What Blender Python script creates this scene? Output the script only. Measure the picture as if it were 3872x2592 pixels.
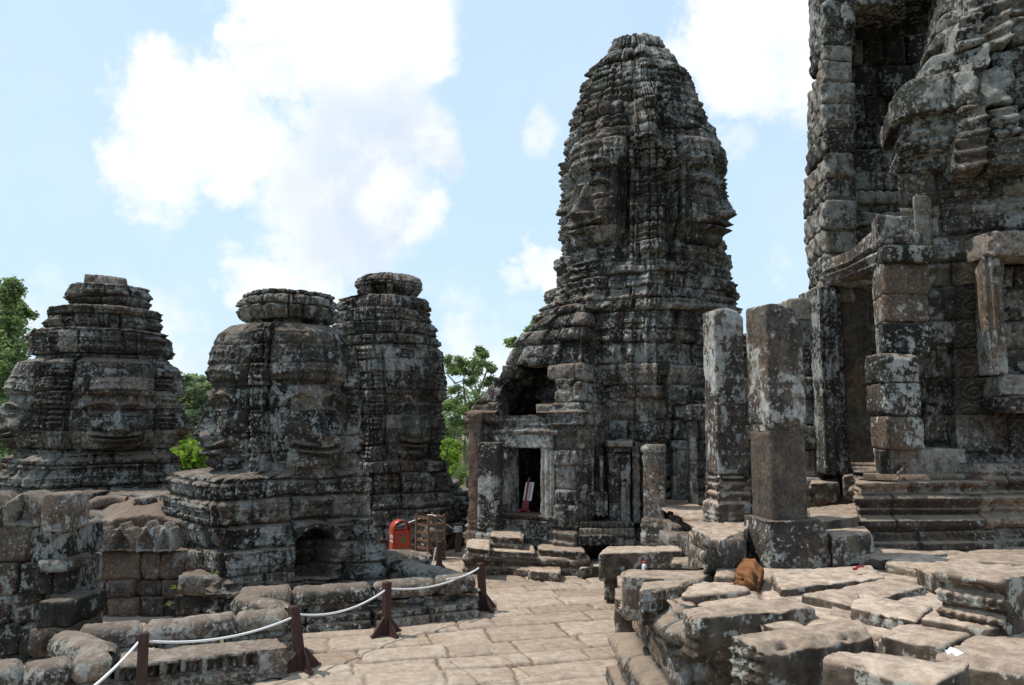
import bpy, math, random
import numpy as np
from mathutils import Vector
# ------------------------------------------------------------------ camera, sky, sun, exposure
SC = bpy.context.scene
for o in list(bpy.data.objects):
    bpy.data.objects.remove(o)
F, CX, CY = 2953.0, 1936.0, 1296.0
PITCH = math.atan(304 / F)
HC = 2.95
cp, sp = math.cos(PITCH), math.sin(PITCH)
cam = bpy.data.cameras.new("camera")
cam.sensor_width = 36.0
cam.lens = F / 3872 * 36.0
cam.clip_start, cam.clip_end = 0.1, 3000
camo = bpy.data.objects.new("camera", cam)
SC.collection.objects.link(camo)
camo.location = (0, 0, HC)
camo.rotation_euler = (math.pi / 2 + PITCH, 0, 0)
SC.camera = camo
SC.view_settings.view_transform = 'Standard'
SC.view_settings.look = 'None'
SC.view_settings.exposure = 0.35
SC.view_settings.gamma = 1.0

def ray(px, py):
    x = (px - CX) / F; y = -(py - CY) / F
    return np.array([x, cp - y * sp, sp + y * cp])
def at_z(px, py, z):
    d = ray(px, py); t = (z - HC) / d[2]
    return np.array([d[0] * t, d[1] * t, z])
def at_Y(px, py, Y):
    d = ray(px, py); t = Y / d[1]
    return np.array([d[0] * t, Y, HC + d[2] * t])
def to_px(p):
    p = np.asarray(p, float)
    q = p - np.array([0, 0, HC])
    f = q[..., 1] * cp + q[..., 2] * sp
    u = -q[..., 1] * sp + q[..., 2] * cp
    return CX + F * q[..., 0] / f, CY - F * u / f

SUN_EL, SUN_AZ = math.radians(60), math.radians(-78)   # azimuth from +Y, to the right positive
sdir = Vector((math.sin(SUN_AZ) * math.cos(SUN_EL), math.cos(SUN_AZ) * math.cos(SUN_EL), math.sin(SUN_EL)))
sun = bpy.data.lights.new("sun", 'SUN')
sun.energy = 3.6; sun.angle = math.radians(0.5); sun.color = (1.0, 0.955, 0.88)
suno = bpy.data.objects.new("sun", sun)
SC.collection.objects.link(suno)
suno.rotation_euler = sdir.to_track_quat('Z', 'Y').to_euler()
suno.location = (0, 0, 40)

class NT:
    """small helper to write node trees"""
    def __init__(s, tree):
        s.t = tree; s.n = tree.nodes; s.l = tree.links; s.n.clear()
    def node(s, typ, **kw):
        n = s.n.new(typ)
        for k, v in kw.items():
            setattr(n, k, v)
        return n
    def put(s, sock, v):
        if v is None: return
        if isinstance(v, bpy.types.NodeSocket): s.l.new(v, sock)
        elif isinstance(v, (tuple, list)) and len(v) == 3 and sock.type == 'RGBA': sock.default_value = (*v, 1)
        else: sock.default_value = v
    def math(s, op, a, b=None, c=None, clamp=False):
        n = s.node('ShaderNodeMath', operation=op, use_clamp=clamp)
        s.put(n.inputs[0], a); s.put(n.inputs[1], b); s.put(n.inputs[2], c)
        return n.outputs[0]
    def vmath(s, op, a, b=None, out=0):
        n = s.node('ShaderNodeVectorMath', operation=op)
        s.put(n.inputs[0], a)
        if b is not None: s.put(n.inputs[1], b)
        return n.outputs[out]
    def noise(s, vec, scale, detail=4, rough=0.55, dist=0.0, out=0):
        n = s.node('ShaderNodeTexNoise')
        s.put(n.inputs['Vector'], vec); s.put(n.inputs['Scale'], scale)
        s.put(n.inputs['Detail'], detail); s.put(n.inputs['Roughness'], rough); s.put(n.inputs['Distortion'], dist)
        return n.outputs[out]
    def voronoi(s, vec, scale, feature='F1', rnd=1.0):
        n = s.node('ShaderNodeTexVoronoi', feature=feature)
        s.put(n.inputs['Vector'], vec); s.put(n.inputs['Scale'], scale); s.put(n.inputs['Randomness'], rnd)
        return n
    def ramp(s, v, lo, hi, a=0.0, b=1.0, smooth=True):
        n = s.node('ShaderNodeMapRange', interpolation_type='SMOOTHSTEP' if smooth else 'LINEAR')
        s.put(n.inputs[0], v); s.put(n.inputs[1], lo); s.put(n.inputs[2], hi); s.put(n.inputs[3], a); s.put(n.inputs[4], b)
        return n.outputs[0]
    def mix(s, f, a, b, blend='MIX'):
        n = s.node('ShaderNodeMix', data_type='RGBA', blend_type=blend)
        s.put(n.inputs[0], f); s.put(n.inputs[6], a); s.put(n.inputs[7], b)
        return n.outputs[2]
    def attr(s, name, out='Fac'):
        n = s.node('ShaderNodeAttribute'); n.attribute_name = name
        return n.outputs[out]

def build_world():
    w = bpy.data.worlds.new("World"); SC.world = w; w.use_nodes = True
    N = NT(w.node_tree)
    sky = N.node('ShaderNodeTexSky', sky_type='NISHITA')
    sky.sun_disc = False; sky.sun_elevation = SUN_EL; sky.sun_rotation = SUN_AZ
    sky.air_density = 1.0; sky.dust_density = 1.6; sky.ozone_density = 1.2
    tc = N.node('ShaderNodeTexCoord')
    d = tc.outputs['Generated']
    wv = N.vmath('SUBTRACT', N.noise(d, 4.5, 5, .6, out=1), (.5, .5, .5)); wv2 = N.vmath('SUBTRACT', N.noise(d, 15.0, 6, .62, out=1), (.5, .5, .5))
    dw = N.vmath('ADD', d, N.vmath('ADD', N.vmath('MULTIPLY', wv, (.17, .17, .17)), N.vmath('MULTIPLY', wv2, (.085, .085, .085))))
    dw = N.vmath('NORMALIZE', dw)
    def blobs(lst):
        tot = None
        for (px, py, r, k) in lst:          # r: angular radius given as photo pixels near the centre
            v = ray(px, py); v = v / np.linalg.norm(v)
            dt = N.vmath('DOT_PRODUCT', dw, tuple(v), out=1)
            ang = r / F
            f = N.ramp(dt, math.cos(ang * 1.45), math.cos(ang * 0.1), 0.0, k)
            tot = f if tot is None else N.math('MAXIMUM', tot, f)
        return tot
    nz1 = N.noise(d, 5.0, 9, 0.62)
    nz2 = N.noise(d, 19.0, 7, 0.62)
    nz3 = N.noise(d, 60.0, 4, 0.6)
    nn = N.math('ADD', N.math('MULTIPLY', N.math('SUBTRACT', nz1, 0.5), 1.3), N.math('MULTIPLY', N.math('SUBTRACT', nz2, 0.5), 1.15))
    nn = N.math('ADD', nn, N.math('MULTIPLY', N.math('SUBTRACT', nz3, 0.5), 0.55))
    big = blobs([(1180, 30, 230, 1), (1450, 40, 240, 1), (1330, 270, 270, 1), (1340, 520, 270, 1), (1180, 850, 190, .8), (1420, 890, 210, .85), (1600, 890, 120, .7),
                 (1280, 720, 270, 1), (1560, 560, 170, .85), (1640, 560, 110, .8), (980, 170, 110, .7), (1000, 300, 110, .8), (1650, 60, 70, .7), (1560, 250, 90, .85),
                 (600, 400, 190, 1), (780, 440, 190, 1), (430, 650, 130, .8), (650, 610, 180, .9), (540, 250, 70, .6), (900, 560, 160, .9), (420, 340, 60, .5), (600, 720, 120, .7),
                 (2960, 40, 250, 1), (2790, 230, 210, .95), (2640, 250, 120, .7), (3080, 250, 200, .9),
                 (980, 1040, 120, .75), (1150, 1120, 150, .72), (2085, 470, 90, .52), (2040, 970, 90, .7), (2130, 980, 90, .7), (1930, 1030, 60, .5),
                 (130, 1180, 130, .6), (620, 1230, 130, .55), (1740, 1330, 120, .55), (3010, 1000, 80, .5), (2780, 560, 100, .45), (500, 1420, 380, .45), (1800, 1420, 360, .42)])
    dens = N.math('ADD', big, N.math('MULTIPLY', nn, 0.62))
    mask = N.math('MULTIPLY', N.ramp(dens, 0.22, 0.86), N.ramp(dens, .3, 1.1, .82, 1.0))
    wisp = N.math('MULTIPLY', N.ramp(N.noise(d, 3.2, 6, 0.6), 0.45, 0.75), 0.14)
    # lit body and the grey-blue base of the big cloud
    shade = blobs([(1520, 760, 330, 1), (1400, 620, 270, .8), (1250, 840, 200, .7), (1180, 560, 140, .4), (3040, 330, 170, .25)])
    shade = N.math('MULTIPLY', shade, N.ramp(N.noise(d, 8.0, 5, 0.6), 0.34, 0.62))
    skyc = N.mix(1.0, sky.outputs[0], (0.98, 1.13, 1.22), 'MULTIPLY')
    hz = N.node('ShaderNodeSeparateXYZ'); N.put(hz.inputs[0], d)
    lowf = N.ramp(hz.outputs[2], -0.02, 0.6, 0.95, 0.80)
    skyc = N.mix(lowf, skyc, (4.7, 6.2, 7.6))
    bil = N.math('MULTIPLY', N.ramp(N.noise(N.vmath('ADD', d, (.03, 0, -.05)), 11.0, 7, .6), .36, .66), .55)
    cl = N.mix(bil, (7.75, 7.75, 7.7), (6.5, 7.0, 7.55))
    cl = N.mix(shade, cl, (5.0, 5.75, 6.8))
    col = N.mix(wisp, skyc, (7.0, 7.3, 7.6))
    col = N.mix(mask, col, cl)
    bg = N.node('ShaderNodeBackground')
    N.put(bg.inputs[0], col); bg.inputs[1].default_value = 0.112
    out = N.node('ShaderNodeOutputWorld')
    N.l.new(bg.outputs[0], out.inputs[0])
build_world()

# ------------------------------------------------------------------ numeric helpers
def hsh(ix, iy, iz, seed=0):
    h = (ix.astype(np.int64) * 374761393 + iy.astype(np.int64) * 668265263 + iz.astype(np.int64) * 2147483647 + seed * 1274126177) & 0xFFFFFFFF
    h = ((h ^ (h >> 13)) * 1274126177) & 0xFFFFFFFF
    h = ((h ^ (h >> 16)) * 2246822519) & 0xFFFFFFFF
    h = h ^ (h >> 15)
    return (h & 0xFFFFFF) / float(0xFFFFFF)
def vnoise(x, y, z, seed=0):
    xi, yi, zi = np.floor(x), np.floor(y), np.floor(z)
    fx, fy, fz = x - xi, y - yi, z - zi
    fx = fx * fx * (3 - 2 * fx); fy = fy * fy * (3 - 2 * fy); fz = fz * fz * (3 - 2 * fz)
    r = 0
    for a in (0, 1):
        wx = fx if a else 1 - fx
        for b in (0, 1):
            wy = fy if b else 1 - fy
            for c in (0, 1):
                r = r + wx * wy * (fz if c else 1 - fz) * hsh(xi + a, yi + b, zi + c, seed)
    return r
def fbm(p, scale, octv=4, seed=0, gain=0.5):
    p = np.asarray(p, float)
    x, y, z = p[..., 0] * scale, p[..., 1] * scale, p[..., 2] * scale
    s = 0; a = 1.0; t = 0
    for i in range(octv):
        s = s + a * (vnoise(x, y, z, seed + i * 17) - 0.5); t += a
        a *= gain; x, y, z = x * 2.03 + 5.1, y * 2.03 + 1.7, z * 2.03 + 9.2
    return s / t * 2            # about -1..1
def ss(x, a, b):
    t = np.clip((x - a) / (b - a), 0, 1); return t * t * (3 - 2 * t)
def g(x, s):
    return np.exp(-(x / s) ** 2)
def blocks(s, z, ch, bw, seed=0):
    """irregular masonry: distance to the nearest joint, three random values per block, place inside the block"""
    rs = np.random.RandomState(seed)
    zmin, zmax = float(z.min()) - ch, float(z.max()) + 2 * ch
    cuts = [zmin]
    while cuts[-1] < zmax: cuts.append(cuts[-1] + ch * rs.uniform(0.72, 1.3))
    cuts = np.array(cuts)
    k = np.clip(np.searchsorted(cuts, z, side='right') - 1, 0, len(cuts) - 2)
    dz0, dz1 = z - cuts[k], cuts[k + 1] - z
    off = hsh(k, k * 0, k * 0, seed + 3) * 7.0
    x = s / bw + off
    j = np.floor(x)
    jit = lambda q: q + 0.42 * (hsh(q, k, q * 0, seed + 5) - 0.5) * 1.6
    j = np.where(x < jit(j), j - 1, j); j = np.where(x >= jit(j + 1), j + 1, j)
    l, r = jit(j), jit(j + 1)
    dx = np.minimum(x - l, r - x) * bw
    dzz = np.minimum(dz0, dz1)
    d = np.minimum(dx, dzz)
    r1, r2, r3 = hsh(j, k, j * 0, seed + 11), hsh(j, k, j * 0, seed + 12), hsh(j, k, j * 0, seed + 13)
    lx = (x - l) / np.maximum(r - l, 1e-6) - 0.5; lz = dz0 / (dz0 + dz1) - 0.5
    return d, r1, r2, r3, lx, lz, k

# ------------------------------------------------------------------ object helpers
def tag(o, label=None, cat=None, group=None, kind=None):
    if label: o["label"] = label
    if cat: o["category"] = cat
    if group: o["group"] = group
    if kind: o["kind"] = kind
    return o
def link(o, parent=None):
    SC.collection.objects.link(o)
    if parent is not None: o.parent = parent
    return o
def thing(name, label, cat, loc=(0, 0, 0), group=None, rz=0.0):
    o = bpy.data.objects.new(name, None); o.empty_display_size = 0.2
    o.location = loc; o.rotation_euler = (0, 0, rz)
    link(o); tag(o, label, cat, group)
    return o
def mesh_obj(name, V, faces, mat, parent=None, attrs=None, smooth=True):
    """V (n,3) world coordinates, faces (m,4) or (m,3) array or list of arrays; under a parent the vertices are made local"""
    V = np.asarray(V, float)
    fl = faces if isinstance(faces, list) else [faces]
    fl = [np.asarray(f, np.int64) for f in fl if len(f)]
    if parent is not None:
        par = parent; M = Vector((0, 0, 0)); rz = 0
        while par is not None:
            M = M + par.location; par = par.parent
        V = V - np.array(M)[None, :]
        loc = (0, 0, 0)
    else:
        c = np.array([(V[:, 0].min() + V[:, 0].max()) / 2, (V[:, 1].min() + V[:, 1].max()) / 2, V[:, 2].min()])
        V = V - c[None, :]; loc = c
    me = bpy.data.meshes.new(name)
    me.vertices.add(len(V)); me.vertices.foreach_set('co', V.astype(np.float32).ravel())
    loops = np.concatenate([f.ravel() for f in fl]); sizes = np.concatenate([np.full(len(f), f.shape[1]) for f in fl])
    me.loops.add(len(loops)); me.loops.foreach_set('vertex_index', loops.astype(np.int32))
    me.polygons.add(len(sizes))
    starts = np.concatenate([[0], np.cumsum(sizes)[:-1]])
    me.polygons.foreach_set('loop_start', starts.astype(np.int32)); me.polygons.foreach_set('loop_total', sizes.astype(np.int32))
    me.polygons.foreach_set('use_smooth', np.full(len(sizes), bool(smooth)))
    me.update(calc_edges=True)
    for k, v in (attrs or {}).items():
        at = me.attributes.new(k, 'FLOAT', 'POINT'); at.data.foreach_set('value', np.asarray(v, np.float32).ravel())
    if mat is not None: me.materials.append(mat)
    o = bpy.data.objects.new(name, me); o.location = loc
    return link(o, parent)
class MB:
    """collects shapes for ONE mesh"""
    def __init__(s): s.V = []; s.Q = []; s.T = []; s.A = {}; s.n = 0
    def add(s, V, Q=None, T=None, **attrs):
        V = np.asarray(V, float).reshape(-1, 3)
        s.V.append(V)
        if Q is not None and len(Q): s.Q.append(np.asarray(Q, np.int64) + s.n)
        if T is not None and len(T): s.T.append(np.asarray(T, np.int64) + s.n)
        for k in ('tint', 'cav'):
            v = attrs.get(k, 0.5 if k == 'tint' else 0.0)
            s.A.setdefault(k, []).append(np.broadcast_to(np.asarray(v, float).ravel() if np.ndim(v) else np.array([float(v)]), (len(V),)))
        s.n += len(V); return s
    def build(s, name, mat, parent=None, smooth=True):
        f = []
        if s.Q: f.append(np.concatenate(s.Q))
        if s.T: f.append(np.concatenate(s.T))
        return mesh_obj(name, np.concatenate(s.V), f, mat, parent, {k: np.concatenate(v) for k, v in s.A.items()}, smooth)
def grid_quads(n, m, closed=False):
    i = np.arange(n - 1)[:, None]; j = np.arange(m if closed else m - 1)[None, :]
    j2 = (j + 1) % m
    return np.stack([i * m + j, i * m + j2, (i + 1) * m + j2, (i + 1) * m + j], -1).reshape(-1, 4)
def submesh(mb, V, Q, **attrs):
    u, inv = np.unique(Q, return_inverse=True)
    mb.add(V[u], inv.reshape(Q.shape), **{k: v[u] for k, v in attrs.items()})
def box_faces():
    return np.array([[0, 3, 2, 1], [4, 5, 6, 7], [0, 1, 5, 4], [1, 2, 6, 5], [2, 3, 7, 6], [3, 0, 4, 7]])
def hexa(mb, p4, z0, z1, **kw):
    """plain prism on four XY corners"""
    V = [(*p[:2], z0) for p in p4] + [(*p[:2], z1) for p in p4]
    mb.add(V, box_faces(), **kw)
def box(mb, c, d, rz=0.0, **kw):
    co, si = math.cos(rz), math.sin(rz); x, y, z = d[0] / 2, d[1] / 2, d[2] / 2
    P = [(-x, -y), (x, -y), (x, y), (-x, y)]
    hexa(mb, [(c[0] + co * a - si * b, c[1] + si * a + co * b) for a, b in P], c[2] - z, c[2] + z, **kw)
_cube = {}
def unit_grid_box(n):
    """welded cube surface grid, cells n=(nx,ny,nz), coordinates in 0..1"""
    if n in _cube: return _cube[n]
    Vs = []; Qs = []; k = 0
    for ax in range(3):
        o = [i for i in range(3) if i != ax]
        a = np.linspace(0, 1, n[o[0]] + 1); b = np.linspace(0, 1, n[o[1]] + 1)
        A, B = np.meshgrid(a, b, indexing='ij')
        for side in (0, 1):
            P = np.zeros(A.shape + (3,)); P[..., o[0]] = A; P[..., o[1]] = B; P[..., ax] = side
            q = grid_quads(A.shape[0], A.shape[1])
            flip = (side == 1) == (ax == 1)
            if not flip: pass
            q = q if ((side == 1) ^ (ax == 1)) is False else q[:, ::-1]
            Vs.append(P.reshape(-1, 3)); Qs.append(q + k); k += A.size
    V = np.concatenate(Vs); Q = np.concatenate(Qs)
    key = np.round(V * 4096).astype(np.int64)
    _, idx, inv = np.unique(key, axis=0, return_index=True, return_inverse=True)
    inv = inv.reshape(-1)
    r = (V[idx], inv[Q]); _cube[n] = r
    return r
_sd = [100]
def rough(mb, p4, z0, z1, rad=0.04, amp=0.025, cell=0.07, tint=None, relief=None, top=None, taper=0.0, chip=0.05, seed=None):
    """weathered stone block on four XY corners: rounded arrises, uneven faces, chipped corners"""
    if seed is None: _sd[0] += 7; seed = _sd[0]
    p4 = np.asarray([p[:2] for p in p4], float)
    lx = (np.linalg.norm(p4[1] - p4[0]) + np.linalg.norm(p4[2] - p4[3])) / 2
    ly = (np.linalg.norm(p4[3] - p4[0]) + np.linalg.norm(p4[2] - p4[1])) / 2
    lz = z1 - z0
    n = tuple(int(np.clip(round(l / cell), 3, 150)) for l in (lx, ly, lz))
    U, Q = unit_grid_box(n)
    L = np.array([lx, ly, lz])
    P = U * L
    rad = min(rad, lx * .45, ly * .45, lz * .45)
    # pull the grid lines next to the arris so that the rounding has vertices
    rad = rad * .45
    inner = np.clip(P, rad, L - rad)
    dv = P - inner; ln = np.linalg.norm(dv, axis=1, keepdims=True)
    nr = dv / np.maximum(ln, 1e-9)
    P2 = inner + nr * rad
    # broken corners and arrises: random planes shave the block
    rs_ = np.random.RandomState(seed + 77)
    cut = np.zeros(len(P)); cd = min(chip * .62, .13 * L.min())
    for _ in range(9):
        w_ = rs_.uniform(.5, 1, 3) * rs_.choice([-1, 1], 3); w_[rs_.randint(3)] *= rs_.choice([0, .35, 1], p=[.5, .25, .25]); w_ /= np.linalg.norm(w_)
        dist = np.abs(w_) @ (L / 2) - cd * rs_.uniform(.0, 1.4) - rad * .5
        q = (P2 - L / 2) @ w_ + .018 * fbm(P2 + seed, 9.0, 2, seed + 5)
        k_ = np.clip(q - dist, 0, None); P2 = P2 - k_[:, None] * w_; cut = np.maximum(cut, k_)
    e = np.minimum(P, L - P); es = np.sort(e, axis=1)
    edge = g(es[:, 1], rad * 3.0 + .02)
    loc = P2 + seed * 3.71
    nz = fbm(loc, 2.0, 2, seed) * amp * .6 + fbm(loc, 9.0, 4, seed + 1) * amp * .55 + fbm(loc, 30.0, 2, seed + 4) * amp * .16
    fk = fbm(loc * np.array([1, 1, .5]), 2.6, 4, seed + 8) * 3.2; fk = (np.floor(fk) + ss(fk - np.floor(fk), .0, .16)) / 3.2    # flaking layers
    nz = nz + fk * amp * .30
    pit = np.clip(fbm(loc, 13.0, 2, seed + 6) - .30, 0, 1) * amp * .9
    ch = np.clip(fbm(loc, 6.5, 3, seed + 2) - 0.10, 0, 1) * chip * 1.5 * edge
    P2 = P2 + nr * (nz - ch - pit)[:, None]
    if relief is not None: P2 = P2 + nr * relief(U, P)[:, None]
    u, v, w = P2[:, 0] / lx, P2[:, 1] / ly, P2[:, 2] / lz
    if taper:
        f = 1 - taper * w; u = .5 + (u - .5) * f; v = .5 + (v - .5) * f
    XY = ((1 - u) * (1 - v))[:, None] * p4[0] + (u * (1 - v))[:, None] * p4[1] + (u * v)[:, None] * p4[2] + ((1 - u) * v)[:, None] * p4[3]
    Z = z0 + w * lz
    if top is not None: Z = z0 + w * lz * 1.0 + w * top(u, v)
    sg = np.cross(p4[1] - p4[0], p4[3] - p4[0])
    mb.add(np.column_stack([XY, Z]), Q if sg > 0 else Q[:, ::-1], tint=(np.random.RandomState(seed).rand() if tint is None else tint))
def stone(pxs, ztop, h, **kw):
    """corner pixels of a top surface (front-left, front-right, back-right, back-left) put on the plane z=ztop"""
    return [at_z(x, y, ztop)[:2] for x, y in pxs], ztop - h, ztop
def tube(mb, pts, rad, n=10, cap=True, **kw):
    pts = [Vector(p) for p in pts]; m = len(pts)
    rad = [rad] * m if np.ndim(rad) == 0 else list(rad)
    rows = []; up = Vector((0.013, 0.021, 1))
    for i, p in enumerate(pts):
        t = (pts[min(i + 1, m - 1)] - pts[max(i - 1, 0)]).normalized()
        a = t.cross(up)
        if a.length < 0.05: a = t.cross(Vector((1, 0, 0)))
        a.normalize(); b = t.cross(a)
        rows.append([p + (a * math.cos(k * 2 * math.pi / n) + b * math.sin(k * 2 * math.pi / n)) * rad[i] for k in range(n)])
    V = np.array([[tuple(q) for q in r] for r in rows]).reshape(-1, 3)
    Q = grid_quads(m, n, True)
    T = []
    if cap:
        V = np.vstack([V, np.array(pts[0])[None], np.array(pts[-1])[None]])
        for k in range(n):
            T.append((m * n, (k + 1) % n, k)); T.append((m * n + 1, (m - 1) * n + k, (m - 1) * n + (k + 1) % n))
    mb.add(V, Q[:, ::-1], T, **kw)

# ------------------------------------------------------------------ materials
def surf(name, rough_=0.9, spec=0.2):
    m = bpy.data.materials.new(name); m.use_nodes = True
    N = NT(m.node_tree)
    b = N.node('ShaderNodeBsdfPrincipled'); o = N.node('ShaderNodeOutputMaterial')
    N.l.new(b.outputs[0], o.inputs[0])
    b.inputs['Roughness'].default_value = rough_
    b.inputs['Specular IOR Level'].default_value = spec
    return m, N, b
def stone_mat(name, dark=(.030, .027, .024), mid=(.105, .088, .072), lich=(.40, .40, .37), thr=.56, lscale=2.6, cover=1.0, dust=(.17, .125, .095), dustk=.75,
              green=.25, streak=.6, spots=0.5, bump=.8, spot_scale=6.0, pale=.75):
    m, N, b = surf(name, .94, .12)
    ge = N.node('ShaderNodeNewGeometry'); P = ge.outputs['Position']
    tint = N.attr('tint'); cav = N.attr('cav')
    big = N.noise(P, .55, 5, .6); med = N.noise(P, 3.1, 8, .65); fine = N.noise(P, 26, 6, .7)
    st = N.noise(N.vmath('MULTIPLY', P, (5.5, 5.5, .55)), 1.0, 6, .6)
    n9 = N.noise(P, 9.5, 6, .65)
    f = N.math('ADD', N.math('MULTIPLY', med, .8), N.math('MULTIPLY', tint, .42))
    f = N.math('ADD', f, N.math('MULTIPLY', n9, .55)); f = N.math('ADD', f, N.math('MULTIPLY', big, .5))
    wm = N.ramp(N.math('ADD', N.noise(P, 1.6, 4, .6), N.math('MULTIPLY', N.math('SUBTRACT', tint, .5), .35)), .38, .66)
    midc = N.mix(wm, tuple(c * k for c, k in zip(mid, (.92, 1.0, 1.08))), tuple(c * k for c, k in zip(mid, (1.22, 1.0, .84))))
    col = N.mix(N.ramp(f, .95, 1.40), dark, midc)
    # bare paler blocks
    bare = N.math('MULTIPLY', N.ramp(tint, .70, .80), N.ramp(n9, .36, .56, .1, pale))
    col = N.mix(bare, col, tuple(c * 1.9 for c in mid))
    # black streaks of biofilm running down
    col = N.mix(N.math('MULTIPLY', N.ramp(st, .50, .62), streak), col, (.015, .014, .013))
    col = N.mix(1.0, col, N.mix(N.ramp(fine, .32, .70), (.62, .62, .62), (1.42, 1.42, 1.42)), 'MULTIPLY')
    # greenish algae
    gr = N.math('MULTIPLY', N.ramp(N.noise(P, 1.1, 5, .6), .52, .68), green)
    col = N.mix(gr, col, (.085, .105, .078))
    # pale crustose lichen: ragged patches and round spots
    ln = N.noise(N.vmath('MULTIPLY', P, (1.0, 1.0, .72)), lscale * 1.9, 8, .70)
    lz = N.noise(P, .75, 5, .65)
    th = N.math('SUBTRACT', thr + .235, N.math('MULTIPLY', lz, .47))
    lm = N.ramp(N.math('SUBTRACT', ln, th), 0.0, .03)
    sp = N.ramp(N.math('SUBTRACT', N.noise(P, 17, 5, .65), N.math('ADD', th, .018)), 0.0, .03)
    lm = N.math('MAXIMUM', lm, N.math('MULTIPLY', sp, .85))
    lb = N.ramp(N.math('SUBTRACT', N.noise(P, lscale * .8, 8, .7), N.math('ADD', th, .012)), 0.0, .05)
    lm = N.math('MAXIMUM', lm, N.math('MULTIPLY', lb, .8))
    vor = N.voronoi(N.vmath('ADD', P, N.vmath('MULTIPLY', N.noise(P, 7, 3, .6, out=1), (.10, .10, .10))), spot_scale)
    rad = N.math('MULTIPLY', N.ramp(N.node('ShaderNodeSeparateColor').outputs[0] if False else vor.outputs['Color'], .0, 1.0, 0.0, 1.0), .55)
    sm = N.math('LESS_THAN', vor.outputs['Distance'], N.math('SUBTRACT', rad, .20))
    sm = N.math('MULTIPLY', sm, N.ramp(lz, .42, .62, 0.0, spots))
    lm = N.math('MULTIPLY', N.math('MAXIMUM', lm, sm), cover)
    lcol = N.mix(N.ramp(N.noise(P, 14, 5, .7), .35, .7), tuple(c * .55 for c in lich), lich)
    col = N.mix(N.math('MULTIPLY', lm, N.ramp(fine, .2, .6, .55, 1.0)), col, lcol)
    # brown dust and dead moss settled on ledges
    nz = N.node('ShaderNodeSeparateXYZ'); N.put(nz.inputs[0], ge.outputs['Normal'])
    up = N.math('MULTIPLY', N.ramp(nz.outputs[2], .45, .85), N.ramp(N.noise(P, 5, 5, .6), .3, .6, dustk * .55, dustk))
    col = N.mix(up, col, dust)
    col = N.mix(N.math('MULTIPLY', cav, .8), col, (.016, .015, .014))
    N.put(b.inputs['Base Color'], col)
    bp = N.node('ShaderNodeBump'); bp.inputs['Strength'].default_value = bump; bp.inputs['Distance'].default_value = .03
    h = N.math('ADD', N.math('MULTIPLY', N.noise(P, 15, 8, .7), 1.0), N.math('MULTIPLY', lm, .12))
    N.put(bp.inputs['Height'], h); N.l.new(bp.outputs[0], b.inputs['Normal'])
    return m
def paving_mat(name, lo, hi, stain, dark_k=.45, bump=.4, patch=.0, mot=.62, flk=.55):
    m, N, b = surf(name, .9, .15)
    ge = N.node('ShaderNodeNewGeometry'); P = ge.outputs['Position']
    tint = N.attr('tint'); cav = N.attr('cav')
    med = N.noise(P, 2.3, 8, .65); fine = N.noise(P, 30, 6, .7)
    f = N.math('ADD', N.math('MULTIPLY', tint, .55), N.math('MULTIPLY', med, .7))
    col = N.mix(N.ramp(f, .3, .95), lo, hi)
    col = N.mix(N.math('MULTIPLY', N.ramp(N.noise(P, 1.3, 9, .7), .54, .72), dark_k), col, stain)
    sd = N.ramp(N.math('ADD', N.noise(P, 1.1, 5, .6), N.math('MULTIPLY', cav, .25)), .52, .72)
    col = N.mix(N.math('MULTIPLY', sd, .5), col, tuple(c * k for c, k in zip(lo, (1.0, .86, .72))))
    pits = N.math('LESS_THAN', N.voronoi(N.vmath('ADD', P, N.vmath('MULTIPLY', N.noise(P, 9, 2, .5, out=1), (.08, .08, .08))), 3.8).outputs['Distance'], .075)
    col = N.mix(N.math('MULTIPLY', pits, .55), col, stain)
    col = N.mix(N.math('MULTIPLY', N.ramp(fine, .42, .75), .30), col, stain)
    col = N.mix(1.0, col, N.mix(N.ramp(N.noise(P, 8, 7, .7), .3, .7), (mot, mot * .97, mot * .93), (1.9 - mot, 1.9 - mot, 1.9 - mot)), 'MULTIPLY')
    fl = N.ramp(N.noise(N.vmath('MULTIPLY', P, (5, 16, 16)), 1.6, 5, .7), .60, .68)
    col = N.mix(N.math('MULTIPLY', fl, flk), col, stain)
    nz = N.node('ShaderNodeSeparateXYZ'); N.put(nz.inputs[0], ge.outputs['Normal'])
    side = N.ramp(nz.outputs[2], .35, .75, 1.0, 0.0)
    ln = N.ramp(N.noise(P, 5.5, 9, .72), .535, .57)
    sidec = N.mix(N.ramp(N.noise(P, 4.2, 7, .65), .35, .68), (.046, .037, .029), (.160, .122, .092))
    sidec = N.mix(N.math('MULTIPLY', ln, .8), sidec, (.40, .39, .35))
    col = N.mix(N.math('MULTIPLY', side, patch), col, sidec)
    col = N.mix(N.math('MULTIPLY', cav, .95), col, (.060, .042, .028))
    N.put(b.inputs['Base Color'], col)
    bp = N.node('ShaderNodeBump'); bp.inputs['Strength'].default_value = bump; bp.inputs['Distance'].default_value = .025
    N.put(bp.inputs['Height'], N.math('ADD', N.noise(P, 9, 9, .7), N.math('MULTIPLY', fine, .3))); N.l.new(bp.outputs[0], b.inputs['Normal'])
    return m
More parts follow.
